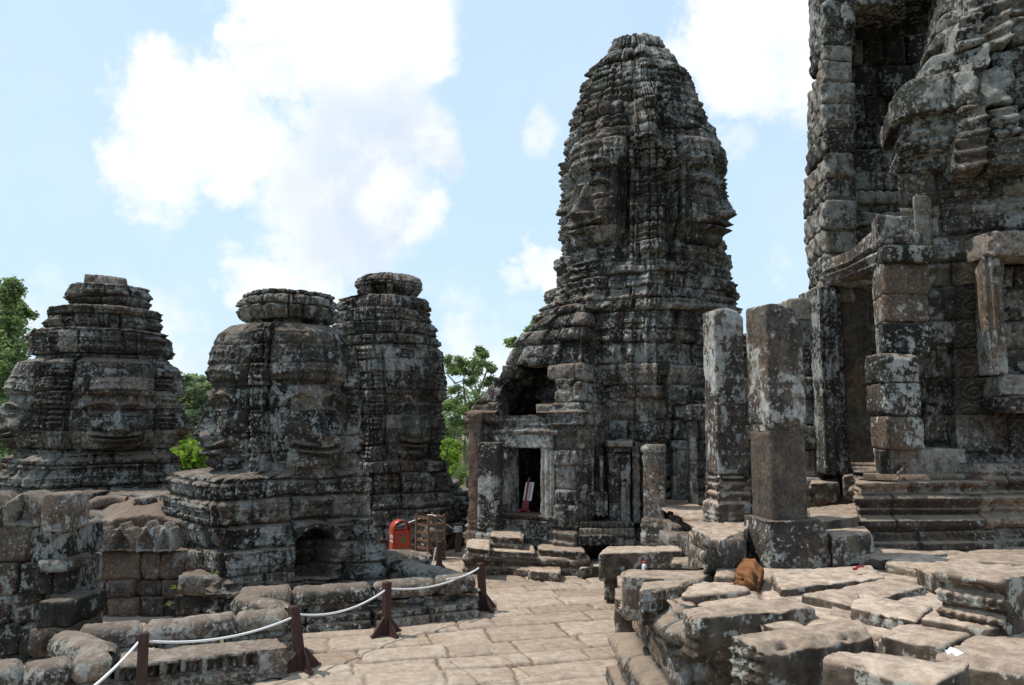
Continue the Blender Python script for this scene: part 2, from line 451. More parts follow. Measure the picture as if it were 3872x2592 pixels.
def simple_mat(name, col, rough_=.6, spec=.3, var=.25, scale=9.0, bump=.15, stretch=None, metallic=0.0):
    m, N, b = surf(name, rough_, spec)
    tc = N.node('ShaderNodeNewGeometry'); P = tc.outputs['Position']
    Q = N.vmath('MULTIPLY', P, stretch) if stretch else P
    n = N.noise(Q, scale, 6, .6)
    c = N.mix(N.ramp(n, .3, .7), tuple(x * (1 - var) for x in col), tuple(min(1, x * (1 + var)) for x in col))
    N.put(b.inputs['Base Color'], c)
    b.inputs['Metallic'].default_value = metallic
    if bump:
        bp = N.node('ShaderNodeBump'); bp.inputs['Strength'].default_value = bump; bp.inputs['Distance'].default_value = .01
        N.put(bp.inputs['Height'], N.noise(Q, scale * 4, 4, .6)); N.l.new(bp.outputs[0], b.inputs['Normal'])
    return m
def leaf_mat(name, a, bcol):
    m = bpy.data.materials.new(name); m.use_nodes = True
    N = NT(m.node_tree)
    oi = N.attr('tint')
    ge = N.node('ShaderNodeNewGeometry')
    f = N.math('ADD', N.math('MULTIPLY', oi, .7), N.math('MULTIPLY', N.noise(ge.outputs['Position'], .5, 3, .6), .5))
    c = N.mix(N.ramp(f, .25, .95), a, bcol)
    d = N.node('ShaderNodeBsdfDiffuse'); t = N.node('ShaderNodeBsdfTranslucent'); mx = N.node('ShaderNodeMixShader')
    N.put(d.inputs[0], c); N.put(t.inputs[0], N.mix(1.0, c, (1.1, 1.25, .7), 'MULTIPLY')); mx.inputs[0].default_value = .42
    N.l.new(d.outputs[0], mx.inputs[1]); N.l.new(t.outputs[0], mx.inputs[2])
    o = N.node('ShaderNodeOutputMaterial'); N.l.new(mx.outputs[0], o.inputs[0])
    return m
M_TOWER = stone_mat('weathered_sandstone', dark=(.033, .028, .023), mid=(.138, .121, .103), thr=.55, cover=.85)
M_TOWERB = stone_mat('weathered_sandstone_grey', dark=(.034, .029, .024), mid=(.130, .116, .099), thr=.545, cover=.85, green=.4)
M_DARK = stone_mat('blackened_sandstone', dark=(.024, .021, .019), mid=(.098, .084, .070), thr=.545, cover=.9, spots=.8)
M_PILLAR = stone_mat('lichen_spotted_sandstone', dark=(.050, .042, .036), mid=(.150, .122, .100), lich=(.50, .49, .46), thr=.565, lscale=2.0, spots=1.0, spot_scale=6.0, streak=.35, green=.1, pale=.3)
M_BROWN = stone_mat('brown_sandstone', dark=(.050, .040, .033), mid=(.145, .110, .088), thr=.60, cover=.7, dust=(.20, .15, .115), streak=.45, green=.12, pale=.3)
M_RAIL = stone_mat('rail_sandstone', dark=(.050, .041, .034), mid=(.16, .128, .102), lich=(.44, .43, .38), thr=.535, lscale=3.4, dust=(.23, .175, .14), streak=.35, spots=.7, pale=.4)
M_PAVE = paving_mat('worn_paving', (.290, .226, .174), (.435, .350, .280), (.16, .117, .084), .40, bump=.5, mot=.76, flk=.22)
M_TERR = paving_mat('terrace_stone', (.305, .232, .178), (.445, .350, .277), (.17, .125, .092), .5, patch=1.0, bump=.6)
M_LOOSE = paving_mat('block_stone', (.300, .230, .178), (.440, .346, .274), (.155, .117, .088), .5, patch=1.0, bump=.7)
M_PALEP = stone_mat('pale_lichen_sandstone', dark=(.060, .052, .045), mid=(.17, .145, .122), lich=(.52, .51, .47), thr=.525, lscale=3.0, spots=1.0, spot_scale=8, streak=.3, green=.1, pale=.3)
M_BASE = stone_mat('walked_base_stone', dark=(.055, .044, .036), mid=(.165, .130, .102), thr=.565, cover=.8, streak=.25, spots=.4, dust=(.28, .215, .16), dustk=.9, green=.15)
M_PLAIN = stone_mat('repaired_plain_stone', dark=(.070, .058, .048), mid=(.150, .122, .098), thr=.70, cover=.4, spots=.1, streak=.3, green=.05, pale=.2)
# ------------------------------------------------------------------ stone face towers
def face_h(u, v):
    """relief of a broad smiling stone face; u -1..1 across, v 0 chin .. 1 top of the headdress; unit = tower radius"""
    au = np.abs(u)
    h = .10 * np.sqrt(np.clip(1 - (au / 1.02) ** 2, 0, 1)) - .125
    h += .035 * g(v - .30, .30) * g(u, .9)
    vb = .468 + .050 * (1 - ((au - .30) / .34) ** 2)
    h += .042 * g(v - vb, .020) * ss(au, .80, .62) * ss(au, .02, .12)
    h -= .050 * g(v - .430, .038) * g(au - .33, .24)
    h += .052 * g(au - .34, .17) * g(v - .402, .026)
    h -= .018 * g(v - .392, .006) * g(au - .34, .18)
    h -= .020 * g(v - .372, .010) * g(au - .34, .20)
    w = np.interp(v, [.20, .235, .30, .48, .56], [.15, .155, .105, .060, .05])
    a = np.interp(v, [.175, .205, .240, .33, .48, .55], [.0, .105, .135, .095, .045, .0])
    h += 1.18 * a * g(u, w)
    h += .075 * g(au - .155, .065) * g(v - .228, .022)
    h -= .030 * g(au - .26, .06) * g(v - .20, .05)
    vm = .142 + .085 * np.clip(au - .05, 0, .5) ** 1.6
    mm = ss(au, .54, .40)
    h += .045 * g(u, .50) * g(v - .145, .085)
    h += .068 * g(v - (vm + .024), .0185) * mm
    h += .072 * g(v - (vm - .026), .0205) * ss(au, .48, .30)
    h -= .060 * g(v - vm, .0075) * mm
    h -= .022 * g(v - .088, .012) * g(u, .3)
    h += .070 * g(u, .26) * g(v - .050, .034)
    h += .045 * g(au - .50, .22) * g(v - .27, .085)
    jaw = -.02 + .16 * np.clip(au - .25, 0, 1) ** 1.5
    h = (h + .125) * (.25 + .75 * ss(v, jaw - .01, jaw + .05)) - .125
    # diadem, bead rows, fluted headdress
    dm = ss(v, .600, .615)
    h += .040 * ss(v, .585, .70) - .01 * ss(v, .9, 1.0)
    h += dm * (.034 - .05 * np.clip(v - .66, 0, 1))
    arch = v - .05 * (1 - au ** 2)
    for vv, am in ((.585, .016), (.630, .018), (.700, .012), (.760, .012)):
        h += am * g(arch - vv, .012) * (.72 + .28 * np.cos(u * 62))
    h += .006 * np.cos(u * 46) * (g(v - .73, .025) + g(v - .80, .02))
    # ears with long lobes
    h += .055 * g(au - .93, .055) * ss(v, .10, .16) * ss(v, .56, .50)
    h -= .025 * g(au - .93, .022) * ss(v, .18, .22) * ss(v, .50, .44)
    return h

def tower(name, label, Yc, rot, prof, vband, base_py, crown_py, tiers, seed, nth, nz, mat, aw=36.0, z0=None, bamp=.09, ch=.40, bw=.62,
          plan=((1, .27), (.945, .42), (.885, .57), (.80, .74)), plan_base=None, carve=None, niche_mat=None, rs_=.97, vtop=.98, sq=.95, petals=26, hmin=None, facek=1.25, miss=.10, relief_px=None, holes=None, group=None, cat="tower",
          face_rad=.985, crown_relief=.05):
    prof = sorted(prof)
    pys = np.array([p[0] for p in prof], float)
    axm = np.mean([(p[1] + p[2]) / 2 for p in prof])
    tmp = [(at_Y(p[1], p[0], Yc), at_Y(p[2], p[0], Yc)) for p in prof]
    zt = np.array([a[2] for a, b in tmp])[::-1]; xl = np.array([a[0] for a, b in tmp])[::-1]; xr = np.array([b[0] for a, b in tmp])[::-1]
    zof = lambda py: float(np.interp(-py, -pys[::-1], zt))
    ztop = zt[-1]; zbot = zt[0] if z0 is None else z0
    zs = np.linspace(zbot, ztop - .004, nz)
    cxz = np.interp(zs, zt, (xl + xr) / 2); Rz = np.interp(zs, zt, (xr - xl) / 2) * rs_
    c0 = float(np.mean(cxz)); C = np.array([c0, Yc])
    aview = math.degrees(math.atan2(-c0, Yc))                       # bearing towards the camera, from -Y to the right
    nf = int(nth * .80)
    th = np.concatenate([np.linspace(aview - 118, aview + 118, nf, endpoint=False), np.linspace(aview + 118, aview + 242, nth - nf, endpoint=False)])
    thr_ = np.radians(th)
    a = ((th - rot + 45) % 90) - 45; kf = np.floor((th - rot + 45) / 90).astype(int) % 4
    ar = np.radians(a)
    pl = np.zeros_like(a)
    for (A, B) in plan:
        for (p, q) in ((A, B), (B, A)):
            pl = np.maximum(pl, np.minimum(p / np.maximum(np.abs(np.cos(ar)), 1e-6), q / np.maximum(np.abs(np.sin(ar)), 1e-6)))
    pl = sq * pl + (1 - sq) * 1.06
    view = np.radians(th - aview)
    pl = pl / np.max(pl * np.abs(np.sin(view)))
    plb = pl
    if plan_base:
        plb = np.zeros_like(a)
        for (A, B) in plan_base:
            for (p, q) in ((A, B), (B, A)):
                plb = np.maximum(plb, np.minimum(p / np.maximum(np.abs(np.cos(ar)), 1e-6), q / np.maximum(np.abs(np.sin(ar)), 1e-6)))
        plb = plb / np.max(plb * np.abs(np.sin(view)))
    # open joints where the redents turn in
    tg = np.tan(np.abs(ar)); tg = np.minimum(tg, 1 / np.maximum(tg, 1e-6))
    red = 0
    for (A, B) in plan: red = red + g(tg - B / A, .018)
    ZZ, AA = np.meshgrid(zs, a, indexing='ij'); TH = np.meshgrid(zs, thr_, indexing='ij')[1]
    R = Rz[:, None] * np.ones_like(AA); K = np.broadcast_to(kf[None, :], AA.shape)
    zc, zp = zof(vband[1]), zof(vband[0]); v = (ZZ - zc) / (zp - zc)
    inb = ss(v, -.03, .0) * ss(v, vtop + .08, vtop)
    infc = ss(np.abs(AA), aw + .8, aw - .2)
    wf = inb * infc
    zb_ = zof(base_py); wb = ss(zs, zb_ - .04, zb_ + .04)[:, None]
    PL = pl[None, :] * wb + plb[None, :] * (1 - wb)
    r = R * (PL * (1 - wf) + face_rad * wf)
    u = np.tan(np.radians(AA)) / math.tan(math.radians(aw))
    r = r - R * .05 * red[None, :] * (1 - wf) * wb + R * .035 * fbm(np.stack([np.cos(TH) * 1.3 * R, np.sin(TH) * 1.3 * R, ZZ * 1.1], -1), .8, 3, seed + 60)
    # chipped, worn faces: a bit of variation for each of the four
    un = u + .03 * np.sin(K * 2.1)
    r = r + R * facek * wf * (face_h(np.clip(un, -1.05, 1.05), v))
    # groove beside each face and stacked pilasters on the corners
    ca = np.abs(AA)
    r -= R * .10 * inb * g(ca - (aw + 1.4), 1.3)
    corner = ss(ca, aw + .5, aw + 2.5) * inb
    colw = np.cos((ca - 45) * 2 * math.pi / 5.0)
    r += R * corner * (.012 * colw)
    r += R * corner * .020 * np.cos(ZZ * 2 * math.pi / .105 + K) * (np.sin(ZZ * 2.2 + K) > .1)
    zz1 = zs[:, None]
    for (py, amp, half) in tiers:            # projecting mouldings: pixel row, projection (share of radius), half height in pixels
        zc1 = zof(py); hh = abs(zof(py - half) - zc1)
        t = (zz1 - zc1) / hh
        mould = np.where(np.abs(t) < 1, np.cos(np.clip(t, -1, 1) * math.pi / 2) ** .55, 0)
        mould = mould + .35 * g(t - .55, .14) - .28 * g(t + .15, .12) + .22 * g(t + .62, .16)
        r += .8 * R * amp * mould * (1 - .85 * wf) * (.45 + .75 * ss(fbm(np.stack([TH * 2.2, ZZ * 1.5, ZZ * 0 + py], -1), 1.0, 2, seed + 70), -.35, .15))
        r += R * amp * .22 * mould * np.cos(TH * Rz.mean() * 2 * math.pi / .16) * (1 - wf)
    # crown
    zcr = zof(crown_py); crm = ss(ZZ, zcr - .02, zcr + .04)
    if petals:
        f = (ZZ - zcr) / max(ztop - zcr, .01)
        pet = np.abs(np.cos(TH * petals / 2)) ** .55
        pet2 = np.abs(np.sin(TH * petals / 2)) ** .55
        r = r * (1 + crm * crown_relief * (np.where(f < .55, pet * ss(f, 0, .15), pet2 * ss(f, .5, .62)) - .6) * 1.8)
        r -= R * crm * .06 * g(f - .55, .04)
    # masonry
    P0 = np.stack([C[0] + np.sin(TH) * R, C[1] - np.cos(TH) * R, ZZ], -1)
    wx = fbm(P0, .9, 2, seed + 50) * .10; wz = fbm(P0, .8, 2, seed + 51) * .07
    s = TH * float(Rz.mean()) + wx
    d, r1, r2, r3, lx, lz, k = blocks(s, ZZ + wz, ch, bw, seed)
    soft = 1 - .62 * wf
    disp = (r1 - .5) * bamp * soft + lx * (r3 - .5) * bamp * .8 * soft + lz * (r2 - .5) * bamp * .7 * soft
    disp -= (r2 > 1 - miss) * (.05 + .12 * r3) * (1 - wf) * 1.0
    disp -= (.045 * g(d, .022) + .03 * g(d, .06)) * (1 - .72 * wf)
    disp += fbm(P0, 1.6, 3, seed + 1) * .05 * soft + fbm(P0, 7.0, 4, seed + 2) * .034 * (1 - .35 * wf) + fbm(P0, 22.0, 2, seed + 3) * .012
    # carved ornament all over the non-face parts
    orn = (1 - wf) * (1 - crm * .6)
    disp += orn * .022 * np.sign(np.sin(ZZ * 2 * math.pi / .19 + 5 * r1)) * (r3 > .45)
    disp += orn * .020 * np.cos(s * 2 * math.pi / (.10 + .06 * r2)) * np.cos(ZZ * 2 * math.pi / (.11 + .07 * r3)) * (r1 > .5) * ss(fbm(P0, 1.4, 2, seed + 31), -.2, .3)
    disp += .030 * np.clip(fbm(P0, 4.2, 3, seed + 33), -.6, .6) * (1 - .5 * wf) - .05 * np.clip(fbm(P0, 2.6, 3, seed + 34) - .28, 0, 1) * (1 - .6 * wf)
    if carve is not None:
        cpx, cpy = to_px(np.stack([np.broadcast_to(cxz[:, None], AA.shape) + np.sin(TH) * r, Yc - np.cos(TH) * r, ZZ], -1)); disp = disp + carve(cpx, cpy) * (np.cos(TH - math.radians(aview)) > 0)
    r = np.maximum(r + disp, .03)
    CXZ = np.broadcast_to(cxz[:, None], AA.shape)
    X = CXZ + np.sin(TH) * r; Y = Yc - np.cos(TH) * r; Z = ZZ + .010 * fbm(P0, 5, 2, seed + 9)
    V = np.stack([X, Y, Z], -1)
    if relief_px is not None: V = relief_px(V, np.sin(TH), -np.cos(TH), ZZ)
    V = V.reshape(-1, 3)
    cav = np.clip(.85 * g(d, .014), 0, 1) * (1 - .4 * wf)
    tint = np.clip(.5 * r1 + .5 * r2, 0, 1)
    Q = grid_quads(nz, nth, True)
    zq = zs[Q[:, 0] // nth]; thq = Q[:, 0] % nth
    aq = np.abs(a[thq]); kq = kf[thq]
    root = thing(name, label, cat, (c0, Yc, zbot), group)
    isf = (aq < aw + .5) & (zq > zc - .02) & (zq < zp + .02)
    isc = (zq > zcr) & ~isf
    zb = zof(base_py); isb = (zq < zb) & ~isf & ~isc
    keep = np.ones(len(Q), bool) if holes is None else ~holes(V[Q].mean(1))
    at = dict(tint=tint.ravel(), cav=cav.ravel())
    def part(nm, sel):
        if not sel.any(): return None
        mb = MB(); submesh(mb, V, Q[sel & keep], **at)
        return mb
    for kk in range(4):
        mb = part('carved_face', isf & (kq == kk))
        if mb: mb.build('carved_face', mat, root)
    if niche_mat is not None:
        isn = isb & ((carve(*to_px(V[Q].mean(1))) < -.25) & (V[Q].mean(1)[:, 1] < Yc))
        mb = part('niche', isn); mb.build('niche', niche_mat, root); isb = isb & ~isn
    mb = part('body', ~isf & ~isc & ~isb); mb.build('body', mat, root)
    mb = part('base', isb)
    if mb: mb.build('base', mat, root)
    mb = part('lotus_crown', isc)
    if mb:
        top = [i for i in range((nz - 1) * nth, nz * nth)]
        c = V[top].mean(0) + np.array([0, 0, .03])
        Vt = np.vstack([V[top], c[None]])
        T = np.array([[i, (i + 1) % nth, nth] for i in range(nth)])
        mb.add(Vt, None, T, tint=.5, cav=0.)
        mb.build('lotus_crown', mat, root)
    return root, (c0, Yc)

def carve_mid(px, py):
    x = (px - 1186) / 74.0
    top = 2072 - 72 * np.sqrt(np.clip(1 - x ** 2, 0, 1))
    ins = ss(np.abs(x), 1.04, .96) * ss(py, top - 4, top + 4) * ss(py, 2186, 2178)
    xo = (px - 1186) / 104.0; to = 2066 - 100 * np.sqrt(np.clip(1 - xo ** 2, 0, 1))
    out = ss(np.abs(xo), 1.02, .97) * ss(py, to - 4, to + 4) * ss(py, 2200, 2190)
    st = sum(.10 * ss(py, y, y + 3) for y in ()) if False else 0
    return .13 * out - .48 * ins + .10 * ss(py, 2196, 2204) + .05 * ss(py, 2232, 2238) - .05 * ss(np.abs(px - 990), 14, 8) * ss(py, 1790, 1800)
def carve_main(px, py):
    low = ss(py, 1672, 1684) * ss(py, 2052, 2040)
    r = 0
    for (x0, x1, d) in ((2232, 2296, -.10), (2300, 2342, .06), (2352, 2398, -.14), (2402, 2428, .05), (2520, 2556, -.20), (2560, 2606, .06), (2610, 2640, -.15)):
        r = r + d * ss(px, x0 - 2, x0 + 2) * ss(px, x1 + 2, x1 - 2)
    bx = lambda x0, x1, y0, y1: ss(px, x0 - 4, x0 + 4) * ss(px, x1 + 4, x1 - 4) * ss(py, y0 - 4, y0 + 4) * ss(py, y1 + 4, y1 - 4)
    up = .12 * bx(2384, 2516, 772, 800) + .08 * bx(2392, 2508, 800, 822) + .10 * bx(2400, 2498, 822, 960) - .20 * bx(2340, 2378, 600, 985) - .20 * bx(2522, 2556, 600, 985) + .10 * bx(2310, 2338, 560, 985) + .10 * bx(2560, 2586, 560, 985)
    up = up - .30 * np.exp(-((px - 2452) / 42) ** 2 - ((py - 625) / 62) ** 2) + .10 * bx(2400, 2480, 330, 540) - .10 * bx(2370, 2394, 330, 540) - .10 * bx(2490, 2514, 330, 540) + .14 * bx(2330, 2560, 1006, 1034) + .08 * bx(2390, 2510, 1060, 1120)
    return r * low + up
# main tower
MT, MTC = tower('face_tower', 'tallest stone face tower, tapering to a rounded lotus top behind the ruined porch', 18.6, -47,
    [(160, 2318, 2492), (180, 2300, 2512), (212, 2288, 2526), (240, 2258, 2552), (285, 2216, 2588), (330, 2198, 2618), (372, 2182, 2632), (440, 2166, 2664), (470, 2153, 2680), (520, 2143, 2698), (555, 2128, 2726), (620, 2106, 2742),
     (700, 2108, 2752), (800, 2100, 2758), (900, 2092, 2760), (975, 2094, 2752), (1010, 2088, 2762), (1080, 2082, 2776), (1110, 2062, 2782), (1160, 2048, 2788), (1200, 2034, 2792), (1300, 2010, 2800), (1450, 2010, 2805), (1600, 2025, 2790), (1700, 2040, 2780), (2000, 2035, 2790), (2100, 2020, 2800)],
    (545, 985), 1215, 300,
    [(345, .035, 26), (405, .035, 30), (470, .04, 30), (535, .03, 24), (590, .03, 20), (1000, .045, 26), (1050, .03, 16), (1120, .05, 28), (1190, .05, 30), (1300, .03, 30), (1420, .03, 26), (1680, .03, 22), (1990, .05, 40), (2060, .06, 35)],
    11, 960, 660, M_TOWERB, aw=26.5, facek=1.4, plan=((1, .25), (.93, .40), (.865, .56), (.78, .72)), ch=.36, bw=.55, petals=15, bamp=.11, miss=.13, crown_relief=.11, vtop=.82, carve=carve_main, plan_base=((1, .5), (.93, .66), (.86, .80)))
tower('face_tower', 'leftmost low face tower with a lopsided flat slab on its broken top', 17.6, 40,
    [(1088, 290, 530), (1096, 268, 560), (1140, 255, 578), (1162, 272, 555), (1172, 285, 545), (1180, 200, 600), (1230, 190, 614), (1258, 204, 604), (1266, 150, 640), (1320, 140, 652), (1370, 146, 640), (1385, 100, 668), (1420, 88, 676),
     (1480, 68, 682), (1560, 46, 688), (1612, 42, 686), (1690, 60, 664), (1715, 62, 656), (1725, 40, 668), (1780, 10, 676), (1860, -20, 686), (1980, -40, 700), (2150, -50, 715)],
    (1375, 1700), 1712, 1094,
    [(1195, .05, 18), (1240, .04, 16), (1285, .05, 18), (1340, .04, 18), (1405, .04, 20), (1740, .05, 18), (1800, .05, 20), (1860, .05, 18)],
    23, 700, 500, M_TOWER, aw=31, facek=1.4, z0=0.0, ch=.40, bw=.7, petals=18, bamp=.10, crown_relief=.06, rs_=.925, plan_base=((1, .5), (.92, .72), (.84, .84)))
_t1 = bpy.data.objects['face_tower.001']
mb = MB()
rough(mb, [at_Y(318, 1075, 17.3)[:2], at_Y(478, 1075, 17.0)[:2], at_Y(484, 1075, 18.2)[:2], at_Y(330, 1075, 18.3)[:2]], at_Y(400, 1100, 17.5)[2], at_Y(400, 1064, 17.5)[2], rad=.05, amp=.04, cell=.05, top=lambda u, v: .14 - .16 * u, seed=411)
mb.build('cap_slab', M_DARK, _t1)
M_NICHE = stone_mat('bare_niche_stone', dark=(.075, .066, .056), mid=(.20, .175, .148), thr=.64, cover=.5, streak=.25, spots=.2, green=.2)
tower('face_tower', 'squat face tower with a wide lotus ring, in the middle of the three low towers', 13.6, 41,
    [(1118, 930, 1262), (1135, 915, 1268), (1180, 905, 1272), (1215, 920, 1262), (1238, 932, 1250), (1246, 880, 1290), (1275, 845, 1318), (1330, 822, 1332), (1400, 808, 1345), (1480, 795, 1352), (1560, 790, 1358), (1640, 795, 1358), (1720, 800, 1352), (1768, 790, 1350),
     (1785, 680, 1378), (1800, 640, 1385), (1860, 632, 1400), (1960, 622, 1418), (2060, 650, 1432), (2180, 660, 1450), (2300, 640, 1460), (2420, 630, 1470)],
    (1250, 1768), 1776, 1240,
    [(1800, .035, 22), (1880, .02, 14), (1960, .03, 14), (2160, .03, 22), (2240, .04, 24)],
    37, 820, 560, M_DARK, aw=37, z0=0.0, ch=.34, bw=.62, petals=16, bamp=.075, miss=.05, facek=1.5, crown_relief=.085, plan_base=((1, .80), (.94, .92)), carve=carve_mid, niche_mat=M_NICHE)
tower('face_tower', 'grey face tower with an intact round lotus cap, rearmost of the three low towers', 19.5, 36,
    [(1046, 1385, 1560), (1062, 1352, 1582), (1082, 1332, 1598), (1098, 1334, 1596), (1122, 1358, 1576), (1130, 1352, 1580), (1136, 1290, 1608), (1165, 1268, 1626), (1210, 1262, 1632), (1260, 1256, 1650), (1310, 1250, 1672), (1400, 1248, 1690), (1500, 1256, 1690), (1600, 1262, 1684), (1690, 1268, 1672), (1726, 1262, 1676),
     (1740, 1250, 1690), (1800, 1246, 1706), (1880, 1240, 1722), (1960, 1236, 1745), (2050, 1230, 1770), (2150, 1225, 1780)],
    (1350, 1730), 1736, 1128,
    [(1150, .03, 14), (1195, .035, 14), (1245, .04, 16), (1300, .04, 18), (1345, .03, 14), (1760, .04, 18), (1820, .03, 14), (1900, .05, 22), (1990, .04, 20)],
    51, 720, 540, M_TOWERB, aw=31, facek=1.45, z0=0.0, ch=.36, bw=.5, petals=30, bamp=.085, miss=.08, crown_relief=.055)
# ------------------------------------------------------------------ ground, paving
def build_ground():
    m, N, b = surf('dry_earth', .95, .1)
    P = N.node('ShaderNodeNewGeometry').outputs['Position']
    c = N.mix(N.ramp(N.noise(P, .35, 8, .65), .38, .62), (.20, .15, .10), (.10, .13, .05))
    c = N.mix(N.ramp(N.noise(P, 6, 6, .7), .4, .7, 0, .6), c, (.13, .10, .065))
    N.put(b.inputs['Base Color'], c)
    V = []; n = 25
    xs = np.sign(np.linspace(-1, 1, n)) * np.abs(np.linspace(-1, 1, n)) ** 2.2 * 1500
    X, Y = np.meshgrid(xs, xs, indexing='ij')
    V = np.stack([X, Y + 10, X * 0 - .06], -1).reshape(-1, 3)
    tag(mesh_obj('ground', V, grid_quads(n, n)[:, ::-1], m), kind='structure')
    # paving slabs with open joints, uneven and worn
    xs = np.arange(-7.2, 5.2, .026)
    ys = [5.6]
    while ys[-1] < 23: ys.append(ys[-1] + .015 + .0028 * (ys[-1] - 5.6))
    ys = np.array(ys)
    X, Y = np.meshgrid(xs, ys, indexing='ij')
    P = np.stack([X, Y, X * 0], -1)
    an = math.radians(13)
    s = X * math.cos(an) + Y * math.sin(an); t = -X * math.sin(an) + Y * math.cos(an)
    s = s + .16 * fbm(P, .5, 2, 301) + .045 * fbm(P, 4.5, 3, 302); t = t + .18 * fbm(P, .4, 2, 303) + .045 * fbm(P, 4.5, 3, 304)
    d, r1, r2, r3, lx, lz, k = blocks(s, t, .60, 1.05, 31)
    d2, q1, q2, q3, _, _, _ = blocks(s * .96 + t * .28 + .5, t * .96 - s * .28, .9, 1.3, 32)
    crack = (q2 > .55) * g(d2, .008)
    Z = (r1 - .5) * .022 + lx * (r2 - .5) * .022 + lz * (r3 - .5) * .022 - .028 * g(d, .016) - .014 * g(d, .05) - .018 * crack
    Z += .004 * fbm(P, 2.0, 4, 305) + .035 * fbm(P, .35, 2, 306) + .005 * fbm(P, 14, 3, 307) - .02 * (r2 > .93)
    V = np.stack([X, Y, Z], -1).reshape(-1, 3)
    cav = np.clip(1.0 * g(d, .016) * (.45 + .55 * ss(fbm(P, 1.5, 3, 309), -.4, .25)) + .8 * crack, 0, 1)
    o = mesh_obj('stone_pavement', V, grid_quads(len(xs), len(ys))[:, ::-1], M_PAVE, None, dict(tint=(.6 * r1 + .4 * r3).ravel(), cav=cav.ravel()))
    tag(o, kind='structure')
build_ground()

# ------------------------------------------------------------------ balustrade with round rails
def rail_seg(mb, p0, p1, r, seed, cell=.035):
    p0, p1 = Vector(p0), Vector(p1); L = (p1 - p0).length
    n = max(10, int(L / cell)); m = 44
    t = np.linspace(0, 1, n); th = np.linspace(0, 2 * math.pi, m, endpoint=False)
    T, H = np.meshgrid(t, th, indexing='ij')
    e = np.minimum(T, 1 - T) * L
    rr = r * (1 - .45 * np.clip(1 - e / .07, 0, 1) ** 2.4)
    sup = 1.0 + .06 * np.cos(2 * H)
    flat = -.20 * r * ss(np.sin(H), -.35, -.8)                # flatter underside with a small moulding
    ax = (p1 - p0).normalized(); side = Vector((ax.y, -ax.x, 0)).normalized(); up = side.cross(ax); up = up if up.z > 0 else -up
    A, S, U = np.array(p0)[None, None], np.array(side), np.array(up)
    base = np.array(p0) + T[..., None] * np.array(p1 - p0)
    dirv = np.cos(H)[..., None] * S + np.sin(H)[..., None] * U
    Q = base + dirv * r
    n1 = fbm(Q + seed, 1.8, 3, seed) * .026 + fbm(Q, 7, 4, seed + 1) * .024 + fbm(Q, 26, 2, seed + 4) * .006
    n1 -= .05 * np.clip(fbm(Q + seed, 3.2, 3, seed + 2) - .25, 0, 1)
    V = base + dirv * (rr * sup + flat + n1)[..., None]
    V = V.reshape(-1, 3)
    V = np.vstack([V, np.array(p0 + ax * .0)[None], np.array(p1)[None]])
    Tr = [(n * m, (k + 1) % m, k) for k in range(m)] + [(n * m + 1, (n - 1) * m + k, (n - 1) * m + (k + 1) % m) for k in range(m)]
    mb.add(V, grid_quads(n, m, True)[:, ::-1], np.array(Tr), tint=np.random.RandomState(seed).rand())
def ring_post(mb, c, z0, z1, prof, seed, sq=.5, n=28, m=22):
    """turned or moulded baluster: prof is a list of (0..1, radius)"""
    t = np.linspace(0, 1, m); th = np.linspace(0, 2 * math.pi, n, endpoint=False)
    T, H = np.meshgrid(t, th, indexing='ij')
    R = np.interp(T, [p[0] for p in prof], [p[1] for p in prof])
    sqr = 1 / np.maximum(np.abs(np.cos(H)), np.abs(np.sin(H))); R = R * ((1 - sq) + sq * sqr)
    P = np.stack([c[0] + np.cos(H) * R, c[1] + np.sin(H) * R, z0 + (z1 - z0) * T], -1)
    R2 = R + fbm(P, 8, 3, seed) * .02
    P = np.stack([c[0] + np.cos(H) * R2, c[1] + np.sin(H) * R2, z0 + (z1 - z0) * T], -1).reshape(-1, 3)
    mb.add(P, grid_quads(m, n, True), tint=.5)
BAL = [(0, .19), (.16, .19), (.2, .15), (.34, .15), (.38, .11), (.5, .15), (.62, .11), (.66, .16), (.86, .18), (1, .2)]
